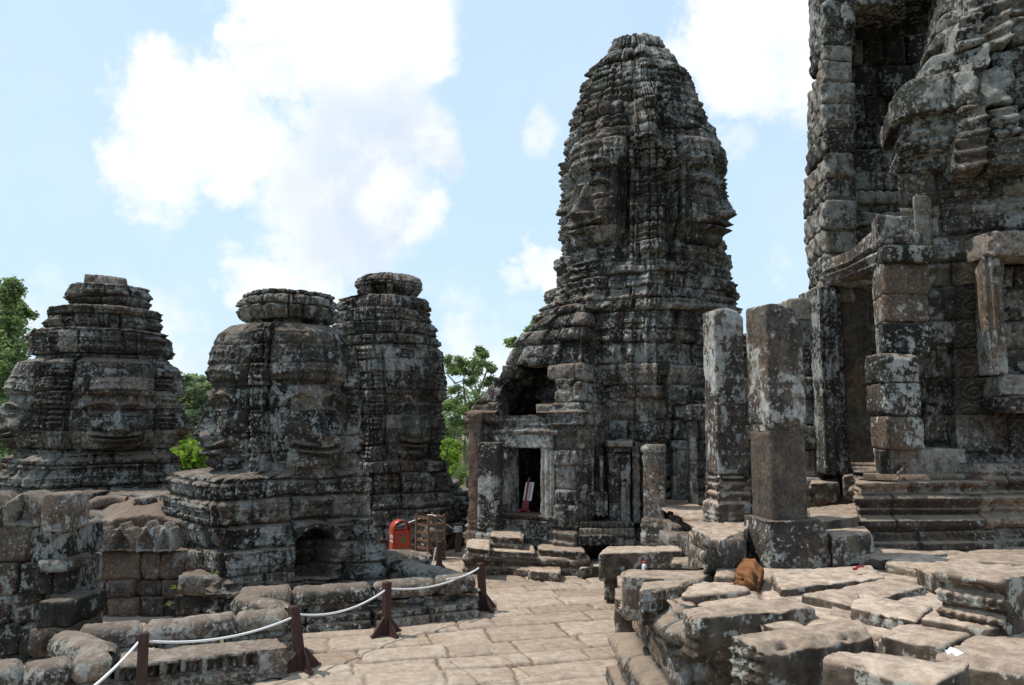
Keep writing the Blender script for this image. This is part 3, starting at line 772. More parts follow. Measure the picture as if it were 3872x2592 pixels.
def balustrade(label, runs, seed, base=True, bal=None, openp=False):
    """runs: list of (p0, p1, pieces) with rail TOP points at z about .64"""
    c = (np.array(runs[0][0]) + np.array(runs[0][1])) / 2
    root = thing('stone_balustrade', label, 'balustrade', (c[0], c[1], 0), 'zigzag balustrade along the paved walk')
    R = .185
    for ri, (p0, p1, nseg) in enumerate(runs):
        p0 = np.array(p0, float); p1 = np.array(p1, float)
        p0[2] -= R; p1[2] -= R
        cuts = np.linspace(0, 1, nseg + 1)
        rs = np.random.RandomState(seed + ri)
        cuts[1:-1] += rs.uniform(-.25, .25, nseg - 1) / nseg
        for i in range(nseg):
            a = p0 + (p1 - p0) * (cuts[i] + .004); b = p0 + (p1 - p0) * (cuts[i + 1] - .004)
            j = rs.uniform(-.02, .02, 3); mb = MB(); rail_seg(mb, a + j, b + j * .3, R * rs.uniform(.93, 1.04), seed * 10 + ri * 5 + i); mb.build('rail', M_RAIL, root)
        ax = (p1 - p0)[:2]; L = np.linalg.norm(ax); ax = ax / L; nn = np.array([ax[1], -ax[0]])
        if base:
            mb = MB(); k = max(1, int(round(L / .95)))
            for i in range(k):
                a = p0[:2] + ax * (L * i / k + .005); b = p0[:2] + ax * (L * (i + 1) / k - .005)
                w = .30 + rs.uniform(-.02, .02)
                rough(mb, [a + nn * w, b + nn * w, b - nn * w, a - nn * w], -.05, .12, rad=.03, amp=.02, cell=.05)
                rough(mb, [a + nn * (w - .06), b + nn * (w - .06), b - nn * (w - .06), a - nn * (w - .06)], .115, .215, rad=.03, amp=.018, cell=.05)
            mb.build('plinth', M_RAIL, root)
        zt = min(p0[2], p1[2]) - R * .75
        if not openp:
            mb = MB(); k = max(1, int(round(L / .8)))
            for i in range(k):
                a = p0[:2] + ax * (L * i / k + .02); b = p0[:2] + ax * (L * (i + 1) / k - .04)
                w = .13
                rough(mb, [a + nn * w, b + nn * w, b - nn * w, a - nn * w], .20, zt + .05, rad=.03, amp=.035, cell=.05, chip=.12)
            mb.build('rail_support', M_RAIL, root)
        for f in (bal or {}).get(ri, []):
            q = p0[:2] + ax * L * f; mb = MB()
            ring_post(mb, q, .20, zt + .04, BAL, seed + int(f * 100)); mb.build('baluster', M_RAIL, root)
    return root
T = lambda x, y, z=.64: at_z(x, y, z)
balustrade('lichen grey stone rail cut by the lower left picture edge', [(T(-90, 2512), T(428, 2452), 3), (T(392, 2440), T(238, 2374), 1)], 3)
balustrade('long brown stone rail behind the carved kerb block', [(T(300, 2362), T(1092, 2288), 3), (T(1070, 2278), T(905, 2236), 1)], 5)
balustrade('stone rail below the middle face tower that ends on two free balusters', [(T(900, 2222), T(1400, 2192), 2)], 7)
balustrade('broken rail end resting on three balusters beside the last rope post', [(T(1405, 2194), T(1792, 2160), 2), (T(1752, 2158), T(1535, 2108), 2)], 8, openp=True, bal={0: [.25, .60, .93], 1: [.5]})
balustrade('short stone rail in front of the red bin and the crate cage', [(T(1462, 2072), T(1630, 2080), 1), (T(1505, 2100), T(1470, 2078), 1)], 9)
# carved kerb block in front of the long rail
def carved_kerb():
    p4, z0, z1 = stone([(360, 2530), (1092, 2446), (1048, 2412), (470, 2462)], .34, .36)
    def rel(U, P):
        f = (U[:, 1] < .001)
        u = P[:, 0]; w = U[:, 2]
        uu = (u / .20) % 1 - .5
        tooth = ss(np.abs(uu), .40, .34) * ss(w, .50, .54) * ss(w, .90, .86)
        drop = g(uu, .10) * ss(w, .86, .60) * ss(w, .52, .58)
        ends = ss(U[:, 0], .06, .09) * ss(U[:, 0], .84, .80)
        petal = (np.abs(np.cos(u / .22 * math.pi)) ** .5) * ss(w, .46, .38) * ss(w, .10, .2) * .07 * ends
        band = g(w - .06, .05) * .04
        return f * (ends * (-.17 * tooth + .16 * drop + .03 * ss(w, .44, .5)) + petal + band)
    mb = MB(); rough(mb, p4, z0, z1, rad=.03, amp=.014, cell=.015, chip=.03, relief=rel, seed=77, tint=.7)
    o = mb.build('carved_kerb_block', M_RAIL); tag(o, 'long kerb block carved with a row of square teeth, behind the first rope post', 'stone block')
carved_kerb()

# ------------------------------------------------------------------ rope posts
M_POST = simple_mat('dark_brown_wood', (.055, .027, .022), .55, .3, .35, 6, .25, (9, 9, .8))
M_ROPE = simple_mat('white_rope', (.80, .78, .76), .8, .1, .08, 60, .3)
M_WOOD = simple_mat('weathered_wood', (.16, .095, .065), .75, .2, .35, 5, .3, (8, 8, 1.2))
def rope_post(label, px, py, h, lean=(0, 0), rz=0.6, brace=True, z=0.02, w=.10, group='rope posts along the walk'):
    p = at_z(px, py, z)
    root = thing('rope_post', label, 'post', tuple(p), group)
    mb = MB(); a = w / 2
    co, si = math.cos(rz), math.sin(rz)
    def R(x, y, z): return (p[0] + co * x - si * y, p[1] + si * x + co * y, p[2] + z)
    b = .006
    ring = [(-a + b, -a), (a - b, -a), (a, -a + b), (a, a - b), (a - b, a), (-a + b, a), (-a, a - b), (-a, -a + b)]
    rows = []
    for zz, k in ((0, 1), (h - .012, 1), (h, .86)):
        lx, ly = lean[0] * zz / h, lean[1] * zz / h
        rows += [tuple(np.array(R(x * k, y * k, zz)) + np.array([lx, ly, 0])) for x, y in ring]
    rows.append(tuple(np.array(R(0, 0, h)) + np.array([lean[0], lean[1], 0])))
    mb.add(rows, grid_quads(3, 8, True), [(24, 16 + k, 16 + (k + 1) % 8) for k in range(8)])
    mb.build('upright', M_POST, root, smooth=False)
    if brace:
        for k in range(4):
            an = rz + k * math.pi / 2; d = np.array([math.cos(an), math.sin(an)]); n = np.array([-d[1], d[0]])
            mb = MB(); t = .014
            tri = [(a - .004, .03), (.22, .03), (.22, .05), (a - .004, .25)]
            V = []
            for s in (-t, t):
                for (r, zz) in tri: V.append((p[0] + d[0] * r + n[0] * s, p[1] + d[1] * r + n[1] * s, p[2] + zz))
            mb.add(V, [(0, 1, 2, 3), (7, 6, 5, 4), (0, 4, 5, 1), (1, 5, 6, 2), (2, 6, 7, 3), (3, 7, 4, 0)])
            mb.build('brace', M_POST, root, smooth=False)
            mb = MB(); box(mb, (p[0] + d[0] * .145, p[1] + d[1] * .145, p[2] + .016), (.21, .05, .032), an)
            mb.build('foot', M_POST, root, smooth=False)
    return p + np.array([lean[0], lean[1], h])
def rope(label, a, b, sag, rad=.014, n=24):
    a, b = np.array(a, float), np.array(b, float)
    pts = []
    for i in range(n + 1):
        t = i / n; q = a + (b - a) * t; q[2] -= sag * 4 * t * (1 - t); pts.append(tuple(q))
    mb = MB(); tube(mb, pts, rad, 8); o = mb.build('rope', M_ROPE)
    tag(o, label, 'rope', 'white ropes strung between the posts')
tp1 = rope_post('brown post nearest the lower left corner, its foot out of view', 530, 2690, .78, (0, 0), .5)
tp2 = rope_post('leaning brown rope post at the right end of the carved kerb block', 1140, 2532, .74, (-.11, -.02), .75)
tp3 = rope_post('upright brown rope post standing alone on the paving', 1460, 2400, .715, (0, 0), .8)
tp4 = rope_post('brown rope post beside the broken rail end', 1828, 2306, .72, (-.05, 0), .7)
tp5 = rope_post('far brown post behind the broken rail, in front of the crate cage', 1660, 2180, .66, (0, 0), .4, brace=True)
lo = lambda t, d=.13: np.array(t) - np.array([0, 0, d])
p0r = at_Y(300, 2640, 6.8)
rope('white rope leaving the picture at the lower left corner', p0r, lo(tp1, .10) + np.array([-.05, 0, 0]), .03)
rope('longest white rope, rising across the carved kerb block', lo(tp1, .09) + np.array([.05, 0, 0]), lo(tp2, .13), .10)
rope('white rope sagging below the long brown rail', lo(tp2, .09), lo(tp3, .10), .13)
rope('white rope hanging in front of the balusters', lo(tp3, .09), lo(tp4, .07), .12)
rope('short white rope going round the broken rail end', lo(tp4, .06), lo(at_z(1690, 2190, .62), .0), .05)
rope('short loose white rope end on the far post', lo(tp5, .16) + np.array([-.06, -.05, .05]), lo(tp5, .42) + np.array([-.11, -.06, 0]), -.02)

# ------------------------------------------------------------------ low walls at the left
def fblock(mb, x0, x1, y0, y1, Y, depth=.5, rad=.035, amp=.03, cell=.05, skew=0.0, **kw):
    """block whose camera-side face covers pixels x0..x1, y0..y1 at distance Y"""
    a = at_Y(x0, (y0 + y1) / 2, Y); b = at_Y(x1, (y0 + y1) / 2, Y + skew)
    z1 = at_Y((x0 + x1) / 2, y0, Y)[2]; z0 = at_Y((x0 + x1) / 2, y1, Y)[2]
    t = (b - a)[:2]; t = t / np.linalg.norm(t); n = np.array([-t[1], t[0]])
    rough(mb, [a[:2], b[:2], b[:2] + n * depth, a[:2] + n * depth], z0, z1, rad=rad, amp=amp, cell=cell, **kw)
    return z0, z1
M_LEFT = stone_mat('mossy_dark_sandstone', dark=(.028, .025, .022), mid=(.085, .068, .055), thr=.56, cover=.85, dust=(.15, .115, .088), streak=.6, green=.35, pale=.4)
def left_ruins():
    Y = 10.1
    r = thing('ruined_wall', 'tall ruined wall at the left picture edge, topped by an upright crest block', 'wall', tuple(at_z(60, 2500, 0)[:2]) + (0,))
    mb = MB()
    rows = [(1996, 2132, [(-120, 116), (96 + 22, 250)]), (2132, 2250, [(-120, 60), (60, 190), (190, 250)]), (2250, 2360, [(-120, 30), (30, 160), (160, 256)]), (2360, 2480, [(-120, 70), (70, 150), (150, 250)]), (2480, 2560, [(-120, 110), (110, 246)])]
    for (y0, y1, cols) in rows:
        for (x0, x1) in cols:
            fblock(mb, x0, x1, y0, y1, Y + random.Random(x0 * 7 + y0).uniform(-.05, .08), .9, cell=.055, amp=.035)
    fblock(mb, 128, 252, 2118, 2168, Y - .12, .6)
    fblock(mb, 128, 278, 2272, 2382, Y - .35, .8, amp=.05, rad=.09)
    fblock(mb, 104, 262, 2378, 2492, Y - .38, .8, amp=.05, rad=.09)
    mb.build('wall_courses', M_LEFT, r)
    for (x0, x1) in ((-120, 10), (10, 154)):
        mb = MB(); w = .0
        fblock(mb, x0, x1, 1864, 1996, Y, .5, cell=.03, amp=.02, chip=.025, top=lambda u, v: -.17 * np.abs(2 * u - 1) ** 1.4,
               relief=lambda U, P: -.16 * (U[:, 1] < .001) * ss(.62 - np.abs(U[:, 0] - .5) * 1.6 - np.clip(U[:, 2] - .35, 0, 1) * .75, .18, .24) * ss(U[:, 2], .12, .18))
        mb.build('crest_niche', M_DARK, r)
    mb = MB()
    fblock(mb, 154, 258, 1868, 2012, Y - .18, .5, cell=.03, amp=.02, rad=.05, chip=.03,
           relief=lambda U, P: -.07 * (U[:, 1] < .001) * ss(np.hypot((U[:, 0] - .62) / .3, (U[:, 2] - .28) / .24), 1.0, .8))
    mb.build('crest_block', M_PILLAR, r)
    # brown gallery wall
    Y = 12.4
    r = thing('gallery_wall', 'low brown masonry wall below the row of arched crest stones', 'wall', tuple(at_z(460, 2330, 0)[:2]) + (0,))
    mb = MB()
    for (y0, y1, cols) in [(2088, 2196, [(246, 282), (282, 530), (530, 596), (596, 700), (700, 790)]), (2196, 2262, [(250, 392), (392, 505), (505, 612), (612, 700), (700, 800)]),
                           (2262, 2345, [(250, 345), (345, 402), (402, 520), (520, 620), (620, 760)]), (2345, 2420, [(250, 404), (404, 520), (520, 640), (640, 800)]), (2420, 2500, [(250, 420), (420, 640), (640, 800)])]:
        for (x0, x1) in cols:
            rd = random.Random(x0 * 3 + y0)
            fblock(mb, x0, x1, y0, y1 + rd.uniform(-3, 3), Y + rd.uniform(-.05, .05), .7, cell=.06, amp=.03, rad=.03, tint=rd.uniform(.3, .9))
    mb.build('wall_courses', M_BROWN, r)
    mb = MB()
    fblock(mb, 672, 860, 2178, 2252, Y - .45, .6, amp=.045, rad=.06); fblock(mb, 655, 790, 2250, 2330, Y - .3, .6, amp=.04); fblock(mb, 790, 900, 2245, 2330, Y - .4, .6, amp=.04)
    fblock(mb, 690, 770, 2330, 2420, Y - .2, .5)
    mb.build('fallen_stone', M_DARK, r)
    r2 = []
    xs = [(250, 308), (310, 404), (398, 512), (510, 600), (590, 655)]
    for i, (x0, x1) in enumerate(xs):
        mb = MB(); hh = [1988, 1984, 1986, 1980, 1982][i]
        nich = [1, .3, 1.1, .75, .8][i]
        fblock(mb, x0, x1, hh, 2086, Y - .12, .34, cell=.020, amp=.018, rad=.04, chip=.02, tint=.9, seed=900 + i,
               top=lambda u, v: -.19 * np.abs(2 * u - 1) ** 1.25 + .03 * np.cos((u - .5) * 22),
               relief=lambda U, P, k=nich: (U[:, 1] < .001) * (-.17 * k * ss((np.abs(U[:, 0] - .5) / .30) ** 2 + (np.clip(U[:, 2] - .28, 0, 1) / .44) ** 2, 1.0, .78) * ss(U[:, 2], .07, .12) + .05 * g(np.sqrt((np.abs(U[:, 0] - .5) / .30) ** 2 + (np.clip(U[:, 2] - .28, 0, 1) / .44) ** 2) - 1.22, .12)))
        o = mb.build('arched_crest_stone', M_PALEP)
        tag(o, ['narrow arched crest stone against the crest block', 'crest stone with a worn, nearly flat front', 'widest arched crest stone with a deep bare niche', 'crest stone whose niche has a carved inner rim', 'narrow crest stone touching the middle tower'][i], 'crest stone', 'arched crest stones on the brown gallery wall')
    r = thing('ruined_roof', 'reddish weathered vault roof with a dark broken arch, behind the crest stones', 'roof', tuple(at_z(460, 2330, 0)[:2] + np.array([0, 1.6])) + (0,))
    mb = MB()
    p4 = [at_Y(370, 2000, 13.3)[:2], at_Y(690, 2000, 13.3)[:2], at_Y(690, 2000, 14.6)[:2], at_Y(370, 2000, 14.6)[:2]]
    rough(mb, p4, .9, 1.42, rad=.10, amp=.04, top=lambda u, v: .22 * v - .16 * np.abs(2 * u - 1.1) ** 2, cell=.06, tint=.7, seed=911)
    mb.build('vault_stone', M_BROWN, r)
    mb = MB()
    fblock(mb, 235, 440, 1952, 2010, 13.6, .8, top=lambda u, v: .05 * np.sin(u * 5), tint=.2); fblock(mb, 244, 330, 1868, 1955, 14.6, .8); fblock(mb, 330, 640, 1868, 1884, 15.2, 1.2, tint=.8)
    fblock(mb, 430, 505, 1906, 1950, 14.3, .5); fblock(mb, 560, 640, 1905, 1960, 14.4, .6); fblock(mb, 600, 640, 1875, 1910, 14.8, .6)
    fblock(mb, 330, 640, 1884, 1952, 15.6, .6, tint=.0)
    mb.build('masonry', M_DARK, r)
    mb = MB()
    fblock(mb, 500, 565, 1880, 1962, 13.9, .35, rad=.12, amp=.05, tint=.6, seed=912); mb.build('finial_stone', M_RAIL, r)
    mb = MB()
    a, b, c2, d2 = at_Y(285, 1952, 14.0), at_Y(345, 1893, 14.6), at_Y(560, 1893, 14.8), at_Y(430, 1905, 14.2)
    tube(mb, [at_Y(280, 1958, 13.9), at_Y(325, 1925, 14.1), at_Y(370, 1902, 14.3), at_Y(430, 1893, 14.4), at_Y(480, 1895, 14.4)], [.10, .11, .12, .10, .08], 12, tint=.8)
    mb.build('arch_rib', M_BROWN, r)
    # far low walls right of the rear tower
    r = thing('broken_wall', 'tumbled low wall between the rear low tower and the porch', 'wall', tuple(at_Y(1700, 1950, 21)[:2]) + (0,))
    mb = MB()
    for (x0, x1, y0, y1) in [(1680, 1730, 1822, 1880), (1720, 1790, 1856, 1910), (1660, 1760, 1880, 1945), (1740, 1800, 1905, 1970), (1640, 1720, 1945, 2000), (1715, 1800, 1965, 2040), (1560, 1650, 1990, 2060), (1640, 1730, 2000, 2075), (1420, 1560, 1985, 2070)]:
        fblock(mb, x0, x1, y0, y1, 20.2 + (y0 - 1900) * -.006, 1.0, amp=.05, rad=.06, cell=.09)
    mb.build('fallen_stone', M_TOWERB, r)
left_ruins()
# ------------------------------------------------------------------ walls swept along a footprint
def sweep(pts, zs, inset, disp, closed=True, cell=.03, efac=None):
    """footprint (outward side on the right of the walking direction); returns V, per-vertex info for holes and parts"""
    pts = np.asarray(pts, float); n = len(pts); ne = n if closed else n - 1
    tv = [(pts[(i + 1) % n] - pts[i]) for i in range(ne)]
    L = [np.linalg.norm(t) for t in tv]; tv = [t / l for t, l in zip(tv, L)]
    nv = [np.array([t[1], -t[0]]) for t in tv]
    mit = []
    for i in range(n):
        a = nv[i - 1] if (closed or i > 0) else nv[0]
        b = nv[i] if i < ne else nv[-1]
        if efac is None: mit.append((a + b) / (1 + a @ b))
        else: mit.append(np.linalg.solve(np.array([a, b]), np.array([efac[i - 1], efac[i]])))
    E, U, A0, A1, M0, M1, NN = [], [], [], [], [], [], []
    for i in range(ne):
        k = max(2, int(L[i] / cell)); t = np.arange(k) / k if (closed or i < ne - 1) else np.linspace(0, 1, k)
        for q in t:
            E.append(i); U.append(q); A0.append(pts[i]); A1.append(pts[(i + 1) % n]); M0.append(mit[i]); M1.append(mit[(i + 1) % n])
            NN.append(mit[i] if q == 0 else (mit[(i + 1) % n] if q == 1 else nv[i]))
    E = np.array(E); U = np.array(U); A0, A1, M0, M1, NN = map(np.array, (A0, A1, M0, M1, NN))
    s0 = np.concatenate([[0], np.cumsum(L)])
    S = s0[E] + U * np.array(L)[E]
    I = inset(zs)[:, None, None]
    B = (A0[None] - M0[None] * I) * (1 - U)[None, :, None] + (A1[None] - M1[None] * I) * U[None, :, None]
    P = np.concatenate([B, np.broadcast_to(zs[:, None, None], B.shape[:2] + (1,))], -1)
    SS = np.broadcast_to(S[None], B.shape[:2]); EE = np.broadcast_to(E[None], B.shape[:2])
    D, at, dz = disp(P, SS, EE)
    V = P.copy(); V[..., :2] += NN[None] * D[..., None]; V[..., 2] += dz
    return V, P, EE, at
def masonry(P, s, ch, bw, seed, amp=.05, miss=.04, groove=1.0):
    z = P[..., 2]
    wx = fbm(P, .9, 2, seed + 50) * .09; wz = fbm(P, .8, 2, seed + 51) * .06
    d, r1, r2, r3, lx, lz, k = blocks(s + wx, z + wz, ch, bw, seed)
    D = (r1 - .5) * amp + lx * (r3 - .5) * amp * .8 + lz * (r2 - .5) * amp * .7 - (r2 > 1 - miss) * (.04 + .1 * r3)
    D = D - groove * (.035 * g(d, .018) + .022 * g(d, .05))
    D = D + fbm(P, 1.6, 3, seed + 1) * .04 + fbm(P, 7.0, 4, seed + 2) * .026 + fbm(P, 22.0, 2, seed + 3) * .009
    return D, dict(tint=np.clip(.5 * r1 + .5 * r2, 0, 1), cav=np.clip(.85 * g(d, .013) * groove, 0, 1)), (d, r1, r2, r3, k)
def rect(px, py, x0, x1, y0, y1, e=4.0):
    return ss(px, x0 - e, x0 + e) * ss(px, x1 + e, x1 - e) * ss(py, y0 - e, y0 + e) * ss(py, y1 + e, y1 - e)
def poly_mask(px, py, pl):
    pl = np.asarray(pl, float); ins = np.zeros(px.shape, bool); n = len(pl)
    for i in range(n):
        x0, y0 = pl[i]; x1, y1 = pl[(i + 1) % n]
        c = ((y0 > py) != (y1 > py)) & (px < (x1 - x0) * (py - y0) / ((y1 - y0) if y1 != y0 else 1e-9) + x0)
        ins ^= c
    return ins
def moulds(z, lst):
    """list of (z centre, half height, projection)"""
    r = 0
    for zc, h, a in lst:
        t = (z - zc) / h
        r = r + a * np.where(np.abs(t) < 1, np.cos(np.clip(t, -1, 1) * math.pi / 2) ** .6, 0) + a * .3 * g(t - .5, .13) - a * .3 * g(t + .1, .12)
    return r
def scroll(x, y, s):
    """foliate scroll ornament in a vertical band, x and y in units of the band width"""
    k = np.floor(y / s); yy = (y / s) % 1 - .5; sg = np.where(k % 2 == 0, 1, -1)
    rr = np.hypot(x * 1.1 - .06 * sg, yy * 1.05); an = np.arctan2(yy, x * sg)
    h = np.cos(rr * 26 - an * 1.0) * ss(rr, .55, .40)
    h = h + .9 * g(rr, .10)
    lf = np.cos(x * 31) * np.cos(y / s * 29) * ss(rr, .40, .52)
    return h * .7 + lf * .8

# ------------------------------------------------------------------ porch in front of the main tower
def porch():
    Lp = at_Y(1772, 1900, 17.3)[:2]; K = at_Y(2192, 1900, 15.95)[:2]
    t = (K - Lp) / np.linalg.norm(K - Lp); nrm = np.array([t[1], -t[0]])
    back = -nrm
    root = thing('stone_porch', 'ruined porch with a small square doorway and a hole in its roof', 'porch', (float(K[0]) - 1, float(K[1]) + 1, .4))
    Mp = K + back * 4.2 + t * .6; Np = Lp + back * 4.2
    zt = 5.50
    zs = np.arange(.35, zt, .030)
    zi = [0, 3.19, 3.22, 3.45, 3.72, 4.32, 4.74, 5.04, 5.37, 5.6]; ii = [0, 0, .04, .20, .45, .82, 1.00, 1.30, 1.72, 2.05]
    def inset(z): return np.interp(z, zi, ii)
    hole = [(1885, 1572), (1885, 1500), (1902, 1455), (1922, 1445), (1950, 1390), (1990, 1365), (2040, 1365), (2075, 1395), (2108, 1445), (2106, 1520), (2040, 1530), (2034, 1572)]
    def disp(P, s, E):
        px, py = to_px(P); z = P[..., 2]
        D, at, (d, r1, r2, r3, k) = masonry(P, s, .38, .70, 211, amp=.075, miss=.05)
        roof = ss(z, 3.15, 3.25)
        D = D * (.75 + .6 * roof)
        D = D + .015 * roof * np.sin(z * 2 * math.pi / .36)
        D = D + moulds(z, [(2.98, .12, .10), (2.75, .06, .06), (3.14, .07, .13), (.50, .12, .10), (.72, .06, .07), (.86, .05, .05)])
        front = (E == 0)
        # pier right of the door, pilasters and door surround
        D = D + front * (.10 * rect(px, py, 2102, 2192, 1600, 2100) + .05 * rect(px, py, 1872, 2100, 1606, 2000) - .06 * rect(px, py, 1800, 1876, 1610, 2040))
        D = D + front * .05 * rect(px, py, 1880, 2096, 1622, 1690) * (np.abs(np.sin(px / 9.0)) * .5)
        sd = (E == 1)
        # side wall: pilasters, blind window, scroll bands
        D = D * (1 - .45 * sd * ss(py, 1660, 1690))
        D = D + sd * (.14 * rect(px, py, 2196, 2226, 1640, 2040, 2) - .20 * rect(px, py, 2231, 2262, 1690, 1850, 2) + .05 * rect(px, py, 2264, 2274, 1690, 1850, 2) - .20 * rect(px, py, 2276, 2296, 1690, 1850, 2) + .10 * rect(px, py, 2302, 2344, 1690, 2030, 2) - .16 * rect(px, py, 2236, 2294, 1866, 1958, 2)
                      + .09 * rect(px, py, 2246, 2284, 1874, 1950, 1) * (.5 + .5 * np.cos((px - 2265) / 2.6)) + .05 * rect(px, py, 2228, 2300, 1962, 1976, 1) - .22 * rect(px, py, 2350, 2392, 1690, 2030, 2) + .04 * scroll((px - 2412) / 34.0, (py - 1690) / 34.0, .8) * rect(px, py, 2396, 2430, 1690, 2030, 2))
        return D, at, .012 * fbm(P, 4, 2, 5)
    V, P, E, at = sweep([Lp, K, Mp, Np], zs, inset, disp, True, .030, efac=[.36, .14, 1.0, 1.0])
    n, m = V.shape[:2]; Vf = V.reshape(-1, 3)
    Q = grid_quads(n, m, True)
    Pc = P.reshape(-1, 3)[Q[:, 0]]; px, py = to_px(Pc); e = E.reshape(-1)[Q[:, 0]]
    door = (e == 0) & (px > 1905) & (px < 2058) & (py > 1690) & (py < 1960)
    rh = (e == 0) & poly_mask(px, py, hole)
    keep = ~(door | rh)
    at = {k: v.ravel() for k, v in at.items()}
    zq = Pc[:, 2]
    for nm, sel in (('wall', zq <= 3.17), ('roof', zq > 3.17)):
        mb = MB(); submesh(mb, Vf, Q[keep & sel], **at)
        if nm == 'roof':
            top = Vf[(n - 1) * m:]; c = top.mean(0) + np.array([0, 0, .25])
            mb.add(np.vstack([top, c[None]]), None, np.array([[i, (i + 1) % m, m] for i in range(m)]))
        o = mb.build(nm, M_DARK if nm == 'roof' else M_TOWER, root)
    # stones that give the roof hole its thickness
    def on(px, py, off=0.0, ins=0.0):
        """point of the door wall plane seen at a pixel, pushed back by ins"""
        d = ray(px, py); o = Lp - nrm * ins
        k = (o @ nrm) / (d[:2] @ nrm); return np.array([d[0] * k, d[1] * k, HC + d[2] * k])
    def wblock(mb, x0, x1, y0, y1, proj, depth, ins=0.0, **kw):
        a, b = on(x0, (y0 + y1) / 2, ins=ins), on(x1, (y0 + y1) / 2, ins=ins)
        z1 = on((x0 + x1) / 2, y0, ins=ins)[2]; z0 = on((x0 + x1) / 2, y1, ins=ins)[2]
        f = nrm * proj; bk = nrm * (depth - proj)
        rough(mb, [a[:2] + f, b[:2] + f, b[:2] - bk, a[:2] - bk], z0, z1, **kw)
    mb = MB()
    for (x0, x1, y0, y1, ins) in [(2030, 2100, 1530, 1570, .06), (2100, 2170, 1480, 1524, .12), (2104, 2180, 1434, 1480, .2), (2076, 2160, 1384, 1434, .27), (1975, 2070, 1340, 1384, .32), (1852, 1884, 1470, 1520, .14), (1848, 1882, 1520, 1575, .06), (1868, 1900, 1428, 1472, .2), (1900, 1940, 1384, 1430, .26), (1885, 2024, 1574, 1604, .03)]:
        wblock(mb, x0, x1, y0, y1, .07, .6, ins, rad=.05, amp=.04, cell=.045, chip=.09)
    mb.build('roof_stone', M_DARK, root)
    fr = thing_part('door_frame', root)
    for (x0, x1, y0, y1, pr, nm) in [(1880, 1921, 1690, 1952, .07, 'jamb'), (2046, 2098, 1688, 1956, .07, 'jamb'), (1878, 2100, 1636, 1694, .09, 'lintel'), (1888, 2112, 1946, 1962, .16, 'sill')]:
        mb = MB()
        rel = (lambda U, P: -.03 * (U[:, 1] < .001) * (np.abs((U[:, 0] * 5) % 1 - .5) < .14)) if nm == 'jamb' else None
        wblock(mb, x0, x1, y0, y1, pr, .62, 0.0, rad=.02, amp=.012, cell=.025, relief=rel); mb.build(nm, M_PALEP if nm in ('lintel', 'jamb') else M_BROWN, fr)
    mb = MB()
    def rel(U, P):
        u = P[:, 0] / .16; uu = u % 1 - .5; w = U[:, 2]
        return (U[:, 1] < .001) * (-.045 * ss(np.hypot(uu / .38, (w - .40) / .36), 1.0, .75) + .05 * g(uu, .12) * g(w - .35, .2) + .03 * g(w - .93, .05) + .03 * g(w - .06, .05))
    wblock(mb, 1895, 2080, 1962, 2036, .14, .5, 0.0, rad=.02, amp=.012, cell=.022, relief=rel); mb.build('carved_sill_course', M_TOWER, root)
    # back wall of the room so that the doorway is dark stone inside
    # pillars at the left of the door
    def pier(x0, x1, y0, y1, Yd, nm, mat, depth=.34, seed=5):
        a, b = at_Y(x0, y1, Yd), at_Y(x1, y1, Yd - (x1 - x0) * .0022); z0 = at_Y((x0 + x1) / 2, y1, Yd)[2]; z1 = at_Y((x0 + x1) / 2, y0, Yd)[2]
        tt = (b - a)[:2]; tt /= np.linalg.norm(tt); nn = np.array([-tt[1], tt[0]])
        def rel(U, P):
            w = P[:, 2]; H = z1 - z0; tw = H - w
            r = .05 * ss(w, .34, .28) + .03 * ss(w, .12, .09) + .03 * g(w - .40, .03) + .03 * g(w - .48, .02)
            r = r + (.05 * ss(tw, .20, .16) + .03 * ss(tw, .08, .05) + .025 * g(tw - .26, .025)) * (nm == 'column')
            r = r - .03 * g(np.abs(U[:, 0] - .5) - .0, .2) * (U[:, 1] < .001) * ss(w, .35, .45) * ss(w, .75, .7) * 0
            return r
        mb = MB(); rough(mb, [a[:2], b[:2], b[:2] + nn * depth, a[:2] + nn * depth], z0, z1, rad=.02, amp=.018, cell=.032, relief=rel, seed=seed)
        return mb.build(nm, mat, root)
    pier(1768, 1812, 1566, 2062, 17.0, 'column', M_BROWN, .3, 61)
    pier(1806, 1880, 1674, 2072, 16.55, 'free_pillar', M_PILLAR, .34, 62)
    # stepped plinth with mouldings
    pl = root
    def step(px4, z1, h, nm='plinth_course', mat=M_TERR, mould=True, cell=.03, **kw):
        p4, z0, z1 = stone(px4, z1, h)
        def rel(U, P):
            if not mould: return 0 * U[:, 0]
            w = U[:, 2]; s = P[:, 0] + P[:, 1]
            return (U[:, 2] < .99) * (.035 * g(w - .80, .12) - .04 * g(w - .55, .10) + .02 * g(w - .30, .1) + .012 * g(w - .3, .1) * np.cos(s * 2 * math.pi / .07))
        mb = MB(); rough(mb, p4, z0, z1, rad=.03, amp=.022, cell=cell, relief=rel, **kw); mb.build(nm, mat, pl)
    step([(1752, 2100), (2232, 2112), (2190, 2040), (1790, 2040)], .36, .40)
    step([(1760, 2076), (2020, 2088), (2010, 2040), (1800, 2040)], .47, .14, mould=True)
    step([(2040, 2076), (2210, 2084), (2180, 2035), (2030, 2030)], .50, .18)
    step([(1750, 2128), (1946, 2140), (1945, 2108), (1760, 2100)], .17, .22, mould=False)
    step([(1900, 2140), (2002, 2152), (2000, 2118), (1905, 2110)], .17, .22, mould=False)
    step([(1995, 2156), (2122, 2168), (2118, 2128), (2000, 2122)], .19, .24, mould=False)
    step([(2190, 2150), (2270, 2140), (2275, 2112), (2195, 2118)], .20, .26, mould=False)
    step([(1858, 2020), (1975, 2028), (1984, 1998), (1866, 1996)], .74, .30)
    step([(1766, 2062), (1848, 2070), (1850, 2040), (1770, 2036)], .62, .26)
